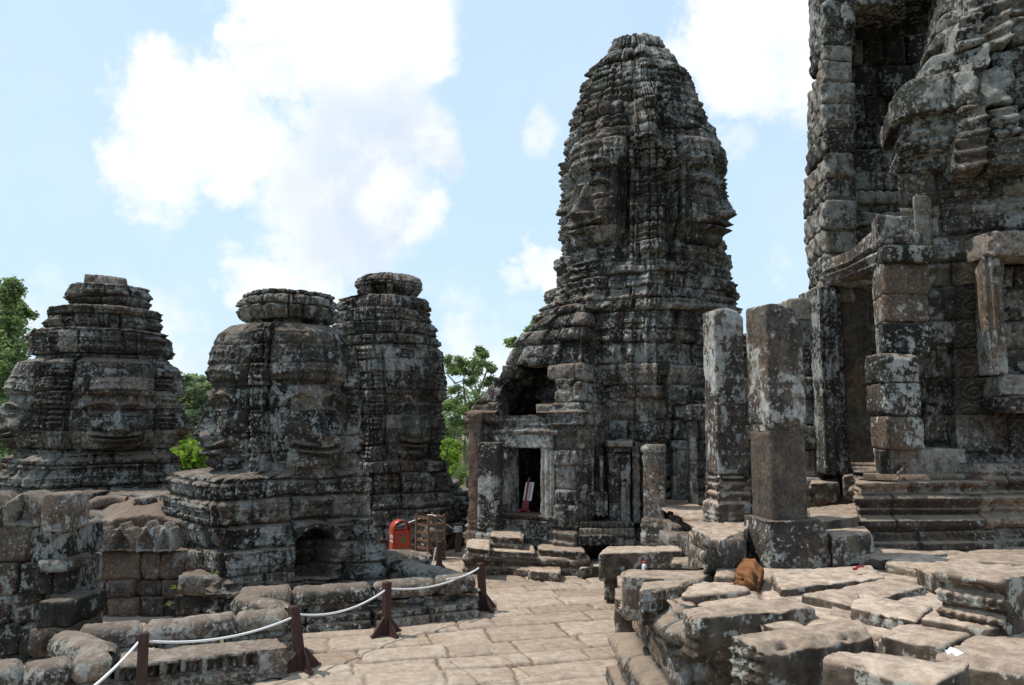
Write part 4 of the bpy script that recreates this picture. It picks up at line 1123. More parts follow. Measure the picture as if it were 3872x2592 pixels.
    # small free standing pillar and the carved corbel stack above it
    a = at_Y(2436, 2055, 15.5); b = at_Y(2516, 2055, 15.35)
    sp_ = thing('stone_pillar', 'short lichen white pillar standing beside the porch wall, right of the doorway', 'pillar', (a[0], a[1], a[2]))
    zb, zt2 = a[2], at_Y(2475, 1690, 15.5)[2]
    def relp(U, P):
        w = P[:, 2]; H = zt2 - zb; tw = H - w
        return .05 * ss(w, .50, .44) + .03 * ss(w, .22, .18) + .03 * g(w - .33, .03) + .045 * ss(tw, .13, .09) + .02 * g(tw - .20, .025)
    mb = MB(); rough(mb, [a[:2], b[:2], b[:2] + np.array([.10, .40]), a[:2] + np.array([.10, .40])], zb, zt2, rad=.02, amp=.018, cell=.03, relief=relp, seed=63)
    mb.build('shaft', M_PALEP, sp_)
    mb = MB()
    for (x0, x1, y0, y1, q) in [(2420, 2510, 1600, 1668, .0), (2408, 2480, 1552, 1600, .05), (2398, 2500, 1448, 1500, .0), (2404, 2490, 1500, 1552, .06), (2530, 2620, 1455, 1530, -.2), (2556, 2625, 1530, 1580, -.1), (2330, 2400, 1660, 1700, .2), (2320, 2420, 1460, 1520, .2), (2552, 2612, 1585, 1660, .0), (2545, 2618, 1665, 1700, -.05), (2560, 2605, 1700, 1905, 0), (2545, 2612, 1905, 2010, -.05)]:
        fblock(mb, x0, x1, y0, y1, 16.35 + q, .9, rad=.03, amp=.04, cell=.045)
    mb.build('corbel_stone', M_TOWERB, root)
    mb = MB()
    for (x0, x1, y0, y1, q) in [(2540, 2690, 1985, 2044, 14.3), (2530, 2640, 2030, 2085, 13.6), (2560, 2700, 1960, 1990, 14.6), (2600, 2680, 2040, 2110, 12.6)]:
        fblock(mb, x0, x1, y0, y1, q, .9, rad=.03, amp=.03, cell=.04, relief=lambda U, P: .02 * np.sign(np.sin(P[:, 2] * 40)) * (U[:, 1] < .001))
    mb.build('base_stone', M_TOWER, root)
    for nm, lst, mt in (('pilaster', [(2304, 2346, 1712, 1800, 0), (2302, 2345, 1800, 1905, .02), (2304, 2346, 1905, 1975, 0), (2348, 2384, 1716, 1840, -.08), (2348, 2384, 1840, 1976, -.07), (2550, 2606, 1702, 1800, .1), (2546, 2604, 1800, 1900, .06), (2552, 2608, 1900, 1985, .1), (2606, 2632, 1702, 1985, .2)], M_TOWER),
                        ('pilaster_capital', [(2298, 2392, 1668, 1690, -.14), (2302, 2388, 1690, 1712, -.10), (2540, 2636, 1668, 1702, 0)], M_TOWERB), ('colonnette', [(2232, 2245, 1727, 1860, 0), (2270, 2281, 1727, 1860, -.03)], M_PALEP),
                        ('shrine_relief', [(2224, 2298, 1864, 1950, -.05)], M_TOWER), ('wall_base', [(2196, 2396, 1976, 2000, -.14), (2194, 2400, 2000, 2024, -.22), (2192, 2404, 2024, 2062, -.30)], M_TOWER), ('scroll_band', [(2394, 2420, 1690, 1980, -.02)], M_TOWER)):
        cl = {}
        for (x0, x1, y0, y1, q) in lst:
            mb = cl.setdefault(0 if nm == 'wall_base' else (x0 // 25 if nm == 'colonnette' else (0 if x0 < 2347 else 1 if x0 < 2450 else 2 if x0 < 2606 else 3)), MB()) if nm != 'pilaster_capital' else cl.setdefault(x0 // 100, MB())
            rel = None
            if nm == 'shrine_relief': rel = lambda U, P: (U[:, 1] < .001) * (-.10 * ss(np.abs(U[:, 0] - .5), .40, .36) * ss(U[:, 2], .1, .14) * ss(U[:, 2], .9, .86) + .08 * g(np.abs(U[:, 0] - .5) - .25, .06) + .09 * g(U[:, 0] - .5, .10) * ss(U[:, 2], .7, .6))
            if nm == 'scroll_band': rel = lambda U, P: (U[:, 1] < .001) * .03 * scroll(U[:, 0] - .5, P[:, 2] / .14, .8)
            if nm == 'wall_base': rel = lambda U, P: (U[:, 1] < .001) * .02 * np.cos(P[:, 0] * 60)
            yk = 16.02 + (x0 - 2200) * .0011 if x0 < 2450 else 16.35
            fblock(mb, x0, x1, y0, y1, yk + q, .9, rad=.015, amp=.018, cell=.022, chip=.02, relief=rel)
        for mb in cl.values(): mb.build(nm, mt, root)
    # right doorway, mostly behind the tall pillars
    mb = MB()
    for (x0, x1, y0, y1, q) in [(2612, 2640, 1590, 1990, -.2), (2700, 2760, 1590, 1990, -.2), (2600, 2780, 1530, 1592, -.25)]:
        fblock(mb, x0, x1, y0, y1, 16.2 + q, .5, rad=.02, amp=.02, cell=.04)
    mb.build('side_door_frame', M_TOWERB, root)
def thing_part(name, parent):
    o = bpy.data.objects.new(name, None); o.empty_display_size = .1
    link(o, parent); return o
porch()

# ------------------------------------------------------------------ terrace
TZ = 1.40
def terrace():
    # upper floor as worn slabs with open joints
    def floor(name, xs, ys, inside, zf, seed, ang, mat, ch=.62, bw=.95, skirt=.35):
        X, Y = np.meshgrid(xs, ys, indexing='ij'); P = np.stack([X, Y, X * 0], -1)
        co, si = math.cos(ang), math.sin(ang)
        s = X * co + Y * si + .16 * fbm(P, .7, 2, seed) + .03 * fbm(P, 4, 3, seed + 1); t = -X * si + Y * co + .16 * fbm(P, .7, 2, seed + 2) + .03 * fbm(P, 4, 3, seed + 3)
        d, r1, r2, r3, lx, lz, k = blocks(s, t, ch, bw, seed)
        Z = zf + (r1 - .5) * .07 + lx * (r2 - .5) * .06 + lz * (r3 - .5) * .06 - .035 * g(d, .014) - .022 * g(d, .06) + .02 * fbm(P, 2.2, 4, seed + 5) + .006 * fbm(P, 14, 3, seed + 6)
        V = np.stack([X, Y, Z], -1).reshape(-1, 3); Q = grid_quads(len(xs), len(ys))[:, ::-1]
        c = V[Q].mean(1); k = inside(c[:, 0], c[:, 1])
        mb = MB(); submesh(mb, V, Q[k], tint=(.6 * r1 + .4 * r3).ravel(), cav=np.clip(.85 * g(d, .014), 0, 1).ravel())
        return tag(mb.build(name, mat), kind='structure')
    EY = [3.0, 5.2, 5.3, 6.0, 6.1, 6.95, 7.1, 9.0, 10.2, 16]; EX = [3.15, 3.1, 2.55, 2.5, 2.05, 2.0, 1.50, 1.46, 1.56, 2.6]
    edge = lambda y: np.interp(y, EY, EX)
    ys = [3.6]
    while ys[-1] < 19: ys.append(ys[-1] + .014 + .0022 * (ys[-1] - 3.6))
    floor('terrace_floor', np.arange(.3, 9.5, .024), np.array(ys), lambda x, y: (x > edge(y) - .06) & (y < np.where(x < 2.35, 8.85, 9.5)) | (x > 2.9) & (y < 19) & (x > edge(y)), TZ - .07, 401, math.radians(-8), M_TERR)
    ys2 = np.arange(10.2, 19.5, .035)
    floor('lower_court_floor', np.arange(.8, 6.2, .035), ys2, lambda x, y: (x > 1.55 + .19 * (y - 11.2)) & (y > 9.2), .58, 431, math.radians(-30), M_TERR)
    # moulded retaining wall of the terrace
    ysw = [3.0, 5.2, 5.3, 6.0, 6.1, 6.95, 7.1, 8.4, 8.86]
    pts = [(edge(y), y) for y in ysw] + [(2.4, 8.9)]
    pts = pts[::-1]
    zs = np.arange(-.05, 1.36, .020)
    prof_z = [-.05, .20, .22, .36, .40, .46, .54, .60, .62, .92, .96, 1.02, 1.14, 1.18, 1.22, 1.36]
    prof_o = [.46, .46, .34, .33, .40, .45, .44, .36, .15, .13, .20, .25, .25, .20, .06, .0]
    def disp(P, s, E):
        D, at, (d, r1, r2, r3, k) = masonry(P, s, .36, .75, 441, amp=.05, miss=.03)
        z = P[..., 2]
        D = D + np.interp(z, prof_z, prof_o) + .010 * np.cos(s * 2 * math.pi / .12) * g(z - .48, .05)
        D = D * .8 - .07 * np.clip(fbm(P, 3.5, 3, 447) - .2, 0, 1)
        return D, at, 0
    V, P, E, at = sweep(pts, zs, lambda z: 0 * z, disp, False, .022)
    # outward side must look to the left (towards the walk)
    n, m = V.shape[:2]
    mb = MB(); mb.add(V.reshape(-1, 3), grid_quads(n, m), tint=at['tint'].ravel(), cav=at['cav'].ravel())
    o = mb.build('terrace_wall', M_BASE); tag(o, 'moulded retaining wall along the left edge of the raised terrace', 'wall')
    # small step course of the lower court
    mb = MB()
    rs = random.Random(5)
    yy = 10.9
    while yy < 15.6:
        L = rs.uniform(.5, .9); x = 1.50 + .19 * (yy - 11.2)
        rough(mb, [(x - .05, yy), (x + .5, yy), (x + .6, yy + L - .02), (x + .05, yy + L - .02)], -.05, .56 + rs.uniform(-.04, .04), rad=.04, amp=.03, cell=.05); yy += L
    o = mb.build('court_step', M_TERR); tag(o, 'low stone edge of the court in front of the short white pillar', 'step')
terrace()

# ------------------------------------------------------------------ loose blocks lying on the terrace
def loose():
    S = []
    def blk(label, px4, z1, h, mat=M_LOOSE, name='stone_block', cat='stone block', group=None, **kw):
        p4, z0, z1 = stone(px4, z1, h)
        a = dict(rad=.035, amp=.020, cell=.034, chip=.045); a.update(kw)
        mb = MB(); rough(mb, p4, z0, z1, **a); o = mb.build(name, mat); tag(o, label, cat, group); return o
    def lattice(ax, amp=.022):
        def f(U, P):
            on_ = (U[:, ax] < .001) if ax >= 0 else (U[:, 0] < .001)
            a = P[:, 1 if ax == 0 else 0] / .17; b = P[:, 2] / .17
            k = np.abs(((a + b) % 1) - .5) + np.abs(((a - b) % 1) - .5)
            return on_ * amp * np.where(np.abs(k - .5) < .12, 1, -.6) * ss(U[:, 2], .04, .1) * ss(U[:, 2], .96, .9)
        return f
    def beads(fr=(0, 1)):
        def f(U, P):
            side = (U[:, 1] < .001) | (U[:, 0] < .001)
            w = U[:, 2]; s = np.where(U[:, 1] < .001, P[:, 0], P[:, 1])
            b = np.abs(np.cos(s * math.pi / .085))
            return side * (.055 * g(w - .92, .10) - .05 * g(w - .73, .06) + .045 * g(w - .60, .06) * b + .03 * g(w - .47, .03) - .05 * g(w - .38, .04) + .045 * g(w - .24, .06) * b - .02 * g(w - .10, .05))
        return f
    G = 'long worn stone blocks on the terrace'
    blk('long grey block at the far end of the terrace, near the short white pillar', [(2262, 2092), (2588, 2082), (2580, 2062), (2290, 2066)], .88, .44, rad=.06, group=G)
    blk('lower stone tucked under the far long grey block', [(2282, 2176), (2580, 2170), (2570, 2150), (2290, 2150)], .46, .42, group=G)
    blk('small sunlit slab between the far long block and the pillar platform', [(2540, 2128), (2652, 2134), (2640, 2106), (2550, 2104)], .98, .34)
    blk('block with a plastic bottle standing behind it', [(2346, 2176), (2643, 2195), (2702, 2157), (2363, 2154)], 1.40, .46, group=G)
    blk('block with a carved leaf pattern on its end, overhanging the walk', [(2419, 2237), (2563, 2219), (2636, 2185), (2422, 2200)], 1.42, .31, relief=lattice(1, .03), cell=.018, rad=.03, group=G, chip=.03)
    blk('broken flat block leaning against the carved overhanging one', [(2573, 2255), (2834, 2240), (2793, 2195), (2599, 2200)], 1.37, .28, amp=.04, group=G)
    blk('thick long block, second from the front in the row above the walk', [(2636, 2337), (3086, 2290), (3026, 2246), (2575, 2305)], 1.45, .36, rad=.06, group=G, cell=.026, relief=lattice(0, .024))
    blk('long block with a carved lattice on its left end, above the moulded wall', [(2883, 2451), (3305, 2387), (3264, 2334), (2762, 2408)], 1.46, .37, rad=.04, cell=.02, relief=lattice(0, .028), group=G)
    blk('nearest flat block, cut by the bottom picture edge', [(3107, 2483), (3545, 2577), (3687, 2506), (3167, 2459)], 1.50, .36, rad=.05, cell=.024, group=G)
    blk('flat sunlit slab between the lattice block and the beaded block', [(3309, 2400), (3571, 2438), (3754, 2367), (3391, 2346)], 1.46, .22, cell=.03)
    blk('broad floor slab at the lower right corner under a paper scrap', [(3526, 2477), (3930, 2542), (3930, 2363), (3758, 2370)], 1.46, .28, cell=.03)
    blk('raised slab with a faint carved border, left of the beaded block', [(3213, 2296), (3466, 2349), (3526, 2293), (3242, 2242)], 1.46, .20, cell=.026, relief=lambda U, P: .02 * (U[:, 1] < .001) * np.cos(P[:, 0] * 55) * np.cos(P[:, 2] * 50))
    blk('narrow sunken slab beside the raised bordered slab', [(3131, 2321), (3301, 2344), (3287, 2309), (3146, 2287)], 1.37, .14, cell=.03)
    blk('heavy moulding block carved with two rows of beads', [(3541, 2155), (3799, 2192), (3974, 2146), (3616, 2125)], 1.86, .40, rad=.03, cell=.016, relief=beads(), tint=.4, chip=.03, amp=.02)
    blk('round shouldered stone below the beaded moulding block', [(3481, 2337), (3743, 2378), (3930, 2348), (3541, 2296)], 1.52, .22)
    blk('thin cracked slab edge in front of the tower plinth', [(3227, 2101), (3346, 2116), (3586, 2090), (3272, 2068)], 1.46, .13, rad=.04, amp=.03)
    blk('thin broken slab right of the cracked slab edge', [(3346, 2125), (3459, 2146), (3720, 2112), (3436, 2094)], 1.46, .16, rad=.05, amp=.035)
    blk('rounded boulder like slab left of the beaded block', [(3459, 2139), (3526, 2176), (3735, 2125), (3586, 2109)], 1.50, .22, rad=.09, amp=.04)
    blk('flat slab with a curled red ribbon lying on it', [(2946, 2230), (3346, 2183), (3294, 2136), (2913, 2157)], 1.42, .18, cell=.03)
    blk('wide flat slab in the middle of the terrace', [(3029, 2247), (3219, 2287), (3511, 2215), (3350, 2186)], 1.40, .14, cell=.03)
    blk('long floor slab behind the beaded moulding block', [(3541, 2109), (3930, 2139), (3930, 2079), (3690, 2079)], 1.40, .14, cell=.04)
    blk('orange stained angular stone at the foot of the front pillar', [(2776, 2176), (2862, 2186), (2884, 2148), (2812, 2128)], 1.47, .18, mat=M_ORANGE, rad=.02, amp=.045, cell=.018, chip=.26, top=lambda u, v: .05 * v - .06 * ss(u, .6, 1.0))
    blk('grey rounded stone left of the orange stained one', [(2700, 2176), (2785, 2180), (2800, 2148), (2710, 2146)], 1.44, .14, rad=.06)
    blk('dark lichen blotched block left of the front pillar', [(2664, 2052), (2816, 2040), (2820, 2004), (2690, 2010)], 1.72, .36, mat=M_PILLAR, rad=.04, relief=lambda U, P: (U[:, 0] < .001) * .03 * np.sign(np.sin(P[:, 2] * 40)))
    blk('cracked flat platform slab under the rear tall pillar', [(2616, 2000), (2720, 2046), (2860, 1984), (2780, 1962)], 1.74, .18, rad=.03, relief=lambda U, P: (U[:, 0] < .001) * .02 * np.sign(np.sin(P[:, 2] * 50)), cell=.028)
    blk('stack of moulded stones at the left end of the pillar platform', [(2625, 2030), (2672, 2066), (2730, 2040), (2680, 2006)], 1.56, .50, rad=.05, relief=lambda U, P: .03 * np.sign(np.sin(P[:, 2] * 42)))
    blk('rough knob of stone beside the pillar platform', [(2596, 2016), (2636, 2040), (2660, 2012), (2626, 1996)], 1.45, .8, rad=.10, amp=.05)
    blk('brown block right of the front pillar pedestal', [(3148, 2032), (3304, 2012), (3280, 1988), (3120, 2004)], 1.70, .34, tint=.3)
    blk('broad cracked slab between the front pillar and the tower doorway', [(3064, 1976), (3250, 1952), (3246, 1902), (3056, 1920)], 1.78, .26, cell=.035)
    blk('dark gap stone under the broad cracked slab', [(3110, 1990), (3236, 1972), (3230, 1940), (3090, 1950)], 1.62, .25)
    blk('block with a moulded left end below the dark doorway', [(3056, 1830), (3176, 1824), (3170, 1800), (3060, 1802)], 2.04, .30, rad=.04, relief=lambda U, P: (U[:, 0] < .35) * (U[:, 1] < .001) * .03 * np.sign(np.sin(P[:, 2] * 38)))
    blk('pale threshold stone below the dark doorway', [(3184, 1798), (3310, 1796), (3300, 1764), (3196, 1764)], 2.15, .75, cell=.04)
M_ORANGE = stone_mat('iron_stained_stone', dark=(.09, .038, .016), mid=(.23, .105, .036), thr=.75, cover=.4, dust=(.28, .12, .05), streak=.2, spots=.1)
loose()

# ------------------------------------------------------------------ the two tall square pillars
def pillars():
    # rear pillar on a moulded base
    def pil(label, base_px, zb, wpx, top_y, depth, mat, basefn, lean, seed, yaw, topfn=None):
        pass
    A = at_z(2668, 1976, 1.74); B = at_z(2846, 1980, 1.74)
    r = thing('stone_pillar', 'rear tall square pillar on a moulded and diamond carved base', 'pillar', (float(A[0]), float(A[1]), 1.70))
    yaw = math.radians(9); w = (B - A)[0] * .96; t = np.array([math.cos(yaw), math.sin(yaw)]); nn = np.array([-t[1], t[0]])
    w = w * .90; c = at_Y(2752, 1960, A[1] + w * .55)[:2]
    def quad(h, c=c, t=t, nn=nn): return [c - t * h - nn * h, c + t * h - nn * h, c + t * h + nn * h, c - t * h + nn * h]
    ztop = at_Y(2740, 1172, c[1] - w / 2)[2]
    def relb(U, P):
        w_ = P[:, 2]; side = np.where((U[:, 1] < .001) | (U[:, 1] > .999), P[:, 0], P[:, 1])
        a = side / .11; b = w_ / .11; k = np.abs(((a + b) % 1) - .5) + np.abs(((a - b) % 1) - .5)
        dia = np.where(np.abs(k - .5) < .12, .012, -.012) * ss(w_, .03, .06) * ss(w_, .22, .19)
        q = w_
        return dia - .06 * ss(q, .23, .32) + .035 * g(q - .36, .035) - .02 * g(q - .42, .02) + .03 * g(q - .475, .03) - .025 * ss(q, .50, .54)
    mb = MB(); rough(mb, quad(w / 2), 1.70, 2.34, rad=.02, amp=.010, cell=.02, chip=.015, relief=relb, seed=71, tint=.8); mb.build('base', M_LOOSE, r)
    mb = MB(); rough(mb, quad(w * .41), 2.31, ztop, rad=.03, amp=.012, cell=.036, chip=.02, seed=72, tint=.5, top=lambda u, v: .03 * np.sin(u * 4) - .05 * ss(u, .8, 1)); mb.build('shaft', M_PILLAR, r)
    # front pillar on a plain block
    A = at_z(2822, 2142, 1.38); B = at_z(3122, 2122, 1.38)
    r = thing('stone_pillar', 'nearest tall pillar with large lichen blotches, on a plain square pedestal block', 'pillar', (float(A[0]), float(A[1]), 1.36))
    yaw = math.radians(13); t = np.array([math.cos(yaw), math.sin(yaw)]); nn = np.array([-t[1], t[0]])
    A = at_z(2905, 2148, 1.38)[:2]; w = .70
    c = A + t * w * .5 + nn * w * .5 + np.array([-.0, 0])
    c = at_Y(2966, 2100, 9.15)[:2]
    pq = [c - t * .42 - nn * .36, c + t * .40 - nn * .38, c + t * .42 + nn * .36, c - t * .38 + nn * .36]
    zp = at_Y(3000, 1970, c[1] - .36)[2]
    mb = MB(); rough(mb, pq, 1.34, zp, rad=.07, amp=.025, cell=.03, chip=.03, seed=73, tint=.5, relief=lambda U, P: -.03 * ss(U[:, 2], .70, .80) * (U[:, 2] < .97), taper=.10); mb.build('pedestal', M_PILLAR, r)
    c2 = at_Y(2950, 1960, c[1])[:2]
    h = .238
    pq = [c2 - t * h - nn * h, c2 + t * h - nn * h, c2 + t * h + nn * h, c2 - t * h + nn * h]
    zt = at_Y(2930, 1152, c2[1] - h)[2]; zc = at_Y(2930, 1640, c2[1] - h)[2]
    mb = MB()
    # chamfered front arris, a repaired joint two fifths up, a broken right top corner
    # repaired plain lower part, lichen covered older stone above it with a broken right top corner
    sc = lambda k: [c2 + (np.array(p) - c2) * k for p in pq]
    rough(mb, sc(.955), zp - .05, zc + .03, rad=.05, amp=.010, cell=.036, chip=.012, seed=75, tint=.45)
    mb.build('repaired_shaft', M_PLAIN, r); mb = MB()
    rough(mb, pq, zc, zt, rad=.045, amp=.012, cell=.032, chip=.02, seed=74, tint=.45, top=lambda u, v: -.20 * ss(u, .72, .95) + .02 * np.sin(u * 7), taper=.02,
          relief=lambda U, P: -.03 * (P[:, 2] < .05 + .10 * np.abs(np.sin(P[:, 0] * 7 + P[:, 1] * 5))))
    mb.build('shaft', M_PILLAR, r)
pillars()
# ------------------------------------------------------------------ big tower at the right edge
def quad_px(fl, fr, bl, depth):
    """footprint: front-left, front-right and back-left as (pixel x, distance); rows near the horizon"""
    a = at_Y(fl[0], 1500, fl[1])[:2]; b = at_Y(fr[0], 1500, fr[1])[:2]; d = at_Y(bl[0], 1500, bl[1])[:2]
    t = (b - a) / np.linalg.norm(b - a); n = np.array([-t[1], t[0]])
    return [a, b, b + n * depth, d]
def right_tower():
    root = thing('stone_tower', 'huge ruined tower cut by the right picture edge, with a deep dark corbelled opening', 'tower', tuple(at_Y(3500, 1500, 11.5)[:2]) + (1.4,))
    zof = lambda y, Y, x=3300: at_Y(x, y, Y)[2]
    rs = random.Random(8)
    # 1 tall left shaft of stacked blocks
    mb = MB()
    ys = [-170, -80, 0, 100, 165, 228, 310, 385, 484, 575, 666, 755, 868, 955, 1045, 1140]
    lx = [3056, 3058, 3050, 3052, 3078, 3046, 3044, 3044, 3038, 3032, 3030, 3034, 3040, 3046, 3054, 3052]
    for i in range(len(ys) - 1):
        y0, y1 = ys[i], ys[i + 1]; ja, jb = rs.uniform(-7, 7), rs.uniform(-14, 10)
        f = 12.55 + rs.uniform(-.06, .06)
        def px_at(x, Y, y):   # keep the pixel column right for a high row
            return at_Y(x, y, Y)[:2]
        ym = (y0 + y1) / 2
        a, b, d = px_at(3116 + ja, f, ym), px_at(3236 + jb, f + .05, ym), px_at(lx[i] + 4, 13.9, ym)
        rough(mb, [a, b, b + np.array([.2, 1.4]), d], zof(y1, f), zof(y0, f), rad=.04, amp=.035, cell=.04, chip=.06, tint=rs.uniform(.1, .9),
              relief=lambda U, P: .03 * (U[:, 0] < .001) * np.cos(P[:, 2] * 19) * np.cos(P[:, 1] * 15))
    mb.build('side_wall', M_TOWERB, root)
    # 2 dark recess behind
    mb = MB()
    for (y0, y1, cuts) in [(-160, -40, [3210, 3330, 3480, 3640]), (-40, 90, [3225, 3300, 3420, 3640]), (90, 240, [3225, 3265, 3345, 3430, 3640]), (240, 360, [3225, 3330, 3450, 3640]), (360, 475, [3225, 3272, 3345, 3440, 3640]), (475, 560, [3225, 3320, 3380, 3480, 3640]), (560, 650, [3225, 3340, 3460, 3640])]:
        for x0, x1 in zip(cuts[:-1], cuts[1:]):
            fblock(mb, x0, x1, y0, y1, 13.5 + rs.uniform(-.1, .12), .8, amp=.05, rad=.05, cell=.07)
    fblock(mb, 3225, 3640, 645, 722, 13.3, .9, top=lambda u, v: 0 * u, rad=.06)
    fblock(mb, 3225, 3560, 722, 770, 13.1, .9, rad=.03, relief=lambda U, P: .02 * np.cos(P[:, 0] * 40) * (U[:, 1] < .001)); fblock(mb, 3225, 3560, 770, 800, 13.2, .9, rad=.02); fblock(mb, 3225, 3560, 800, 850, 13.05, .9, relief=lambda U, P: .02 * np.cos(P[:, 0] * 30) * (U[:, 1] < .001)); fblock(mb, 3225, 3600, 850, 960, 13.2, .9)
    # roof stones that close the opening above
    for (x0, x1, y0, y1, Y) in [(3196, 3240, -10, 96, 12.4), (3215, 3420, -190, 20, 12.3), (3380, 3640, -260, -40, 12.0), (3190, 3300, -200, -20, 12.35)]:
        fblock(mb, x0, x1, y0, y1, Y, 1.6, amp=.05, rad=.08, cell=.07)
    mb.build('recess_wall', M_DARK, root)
    # 3 corbelled right half of the gable: every course reaches further left going down
    mb = MB()
    tab = [(-200, -60, 3565, 3720, 11.3), (-60, 40, 3545, 3700, 11.2), (40, 112, 3522, 3660, 11.1), (112, 172, 3505, 3640, 11.0), (172, 232, 3560, 3660, 10.95), (205, 300, 3468, 3640, 10.85), (292, 430, 3372, 3600, 10.75)]
    for (y0, y1, xa, xb, Y) in tab:
        a, b = at_Y(xa, (y0 + y1) / 2, Y)[:2], at_Y(xb + 20, (y0 + y1) / 2, Y - .45)[:2]
        n = np.array([.35, 1.0]) * 2.0
        def slope(u, v): return .26 * (u - 1.0) * (xa < 3480) if False else -.16 * ss(u, .35, 0)
        rough(mb, [a, b, b + n, a + n * .7], zof(y1, Y - .2, 3450), zof(y0, Y - .2, 3450), rad=.06, amp=.04, cell=.04, chip=.10, top=slope, tint=rs.uniform(.2, .9))
    for (y0, y1, xa, xb, Y) in [(428, 574, 3412, 3640, 10.85), (572, 640, 3462, 3640, 10.95)]:
        a, b = at_Y(xa, (y0 + y1) / 2, Y)[:2], at_Y(xb, (y0 + y1) / 2, Y - .4)[:2]; n = np.array([.35, 1.0]) * 1.8
        rough(mb, [a, b, b + n, a + n * .7], zof(y1, Y - .2, 3450), zof(y0, Y - .2, 3450), rad=.06, amp=.04, cell=.035, tint=rs.uniform(.3, .9),
              relief=lambda U, P: .035 * np.sign(np.sin(P[:, 2] * 46)) * (U[:, 2] < .6))
    mb.build('gable_stone', M_TOWERB, root)
    # upper wall right of the gable, stepping mouldings
    mb = MB()
    for (y0, y1, cuts, Y, mo) in [(-200, -70, [3690, 3800, 4010], 10.6, 0), (-70, 60, [3660, 3760, 4010], 10.5, 1), (60, 175, [3620, 3720, 3830, 4010], 10.35, 1), (175, 262, [3640, 3750, 4010], 10.3, 0), (262, 400, [3590, 3700, 3835, 4010], 10.35, 0), (400, 520, [3620, 3735, 3860, 4010], 10.3, 1), (520, 640, [3610, 3735, 4010], 10.35, 1)]:
        for x0, x1 in zip(cuts[:-1], cuts[1:]):
            a, b = at_Y(x0, (y0 + y1) / 2, Y + rs.uniform(-.08, .08))[:2], at_Y(x1, (y0 + y1) / 2, Y - .25 + rs.uniform(-.06, .06))[:2]; n = np.array([.2, 1.0]) * 1.4
            rough(mb, [a, b, b + n, a + n], zof(y1, Y - .1, 3760), zof(y0, Y - .1, 3760), rad=.035, amp=.028, cell=.034, chip=.06, tint=rs.uniform(.1, .9),
                  relief=(lambda U, P: .045 * np.sin(P[:, 2] * 34) * (U[:, 1] < .001)) if mo else (lambda U, P: .02 * np.cos(P[:, 2] * 21) * np.cos(P[:, 0] * 17)))
    mb.build('upper_wall', M_TOWERB, root)
    # 4 carved wall with devata niche, scroll band, dancer and window, as one relief panel
    A = at_Y(3440, 1500, 11.05)[:2]; B = at_Y(3600, 1500, 10.95)[:2]; C2 = at_Y(4020, 1500, 10.45)[:2]
    zs = np.arange(2.05, 6.95, .0165)
    def gb(px, py, x, y, sx, sy): return np.exp(-((px - x) / sx) ** 2 - ((py - y) / sy) ** 2)
    def seg(px, py, x0, y0, x1, y1, w):
        t = np.clip(((px - x0) * (x1 - x0) + (py - y0) * (y1 - y0)) / ((x1 - x0) ** 2 + (y1 - y0) ** 2), 0, 1)
        return np.exp(-((px - x0 - t * (x1 - x0)) ** 2 + (py - y0 - t * (y1 - y0)) ** 2) / w ** 2)
    def disp(P, s, E):
        px, py = to_px(P)
        D, at, (d, r1, r2, r3, k) = masonry(P, s, .42, .95, 521, amp=.05, miss=.03)
        # devata standing in a niche
        ni = rect(px, py, 3478, 3606, 1300, 1712, 3)
        D = D * (1 - .5 * ni); D = D - .20 * ni
        D = D + .17 * gb(px, py, 3535, 1338, 20, 27) + .10 * gb(px, py, 3535, 1300, 14, 18)          # head and crown
        D = D + .07 * gb(px, py, 3535, 1385, 14, 22)
        D = D + .17 * gb(px, py, 3536, 1425, 34, 34) + .05 * (gb(px, py, 3522, 1418, 11, 11) + gb(px, py, 3552, 1418, 11, 11))
        D = D + .15 * gb(px, py, 3538, 1490, 26, 48)
        D = D + .17 * ss(np.abs(px - 3535) / (30 + .13 * np.clip(py - 1500, 0, 300)), 1.1, .8) * ss(py, 1500, 1530) * ss(py, 1690, 1660)
        D = D + .02 * ss(np.abs(px - 3535), 60, 40) * np.cos((px - 3535) / 6.0) * ss(py, 1540, 1570) * ss(py, 1690, 1660)
        D = D + .11 * seg(px, py, 3564, 1415, 3590, 1500, 9) + .11 * seg(px, py, 3590, 1500, 3600, 1560, 8) + .09 * seg(px, py, 3505, 1415, 3490, 1510, 9)
        D = D + .08 * seg(px, py, 3590, 1580, 3582, 1660, 8) + .09 * seg(px, py, 3612, 1580, 3622, 1700, 9)
        # vertical scroll band
        sb = rect(px, py, 3612, 3738, 965, 1560, 3)
        x = (px - 3678) / 130.0; y = (py - 960) / 130.0
        D = D + sb * (-.03 + .050 * scroll(x, y, .62))
        D = D + .05 * (g(px - 3606, 5) + g(px - 3742, 4) * .6) * ss(py, 960, 980) * ss(py, 1560, 1540)
        D = D + .05 * rect(px, py, 3566, 3602, 1080, 1195, 3) + .03 * rect(px, py, 3540, 3570, 1010, 1080, 3)
        # dancing figure
        fb = rect(px, py, 3665, 3990, 1566, 1762, 3)
        D = D + fb * (-.05 + .035 * np.cos(px / 5.2) * np.cos(py / 5.6) * ss(np.hypot((px - 3740) / 52, (py - 1650) / 90), .75, 1.1))
        D = D + .10 * gb(px, py, 3738, 1600, 13, 17) + .04 * gb(px, py, 3738, 1578, 9, 10) + .10 * gb(px, py, 3742, 1636, 22, 20) + .09 * gb(px, py, 3748, 1665, 17, 18)
        D = D + .09 * (seg(px, py, 3722, 1622, 3708, 1590, 7) + seg(px, py, 3762, 1632, 3782, 1645, 7) + seg(px, py, 3782, 1645, 3780, 1610, 6))
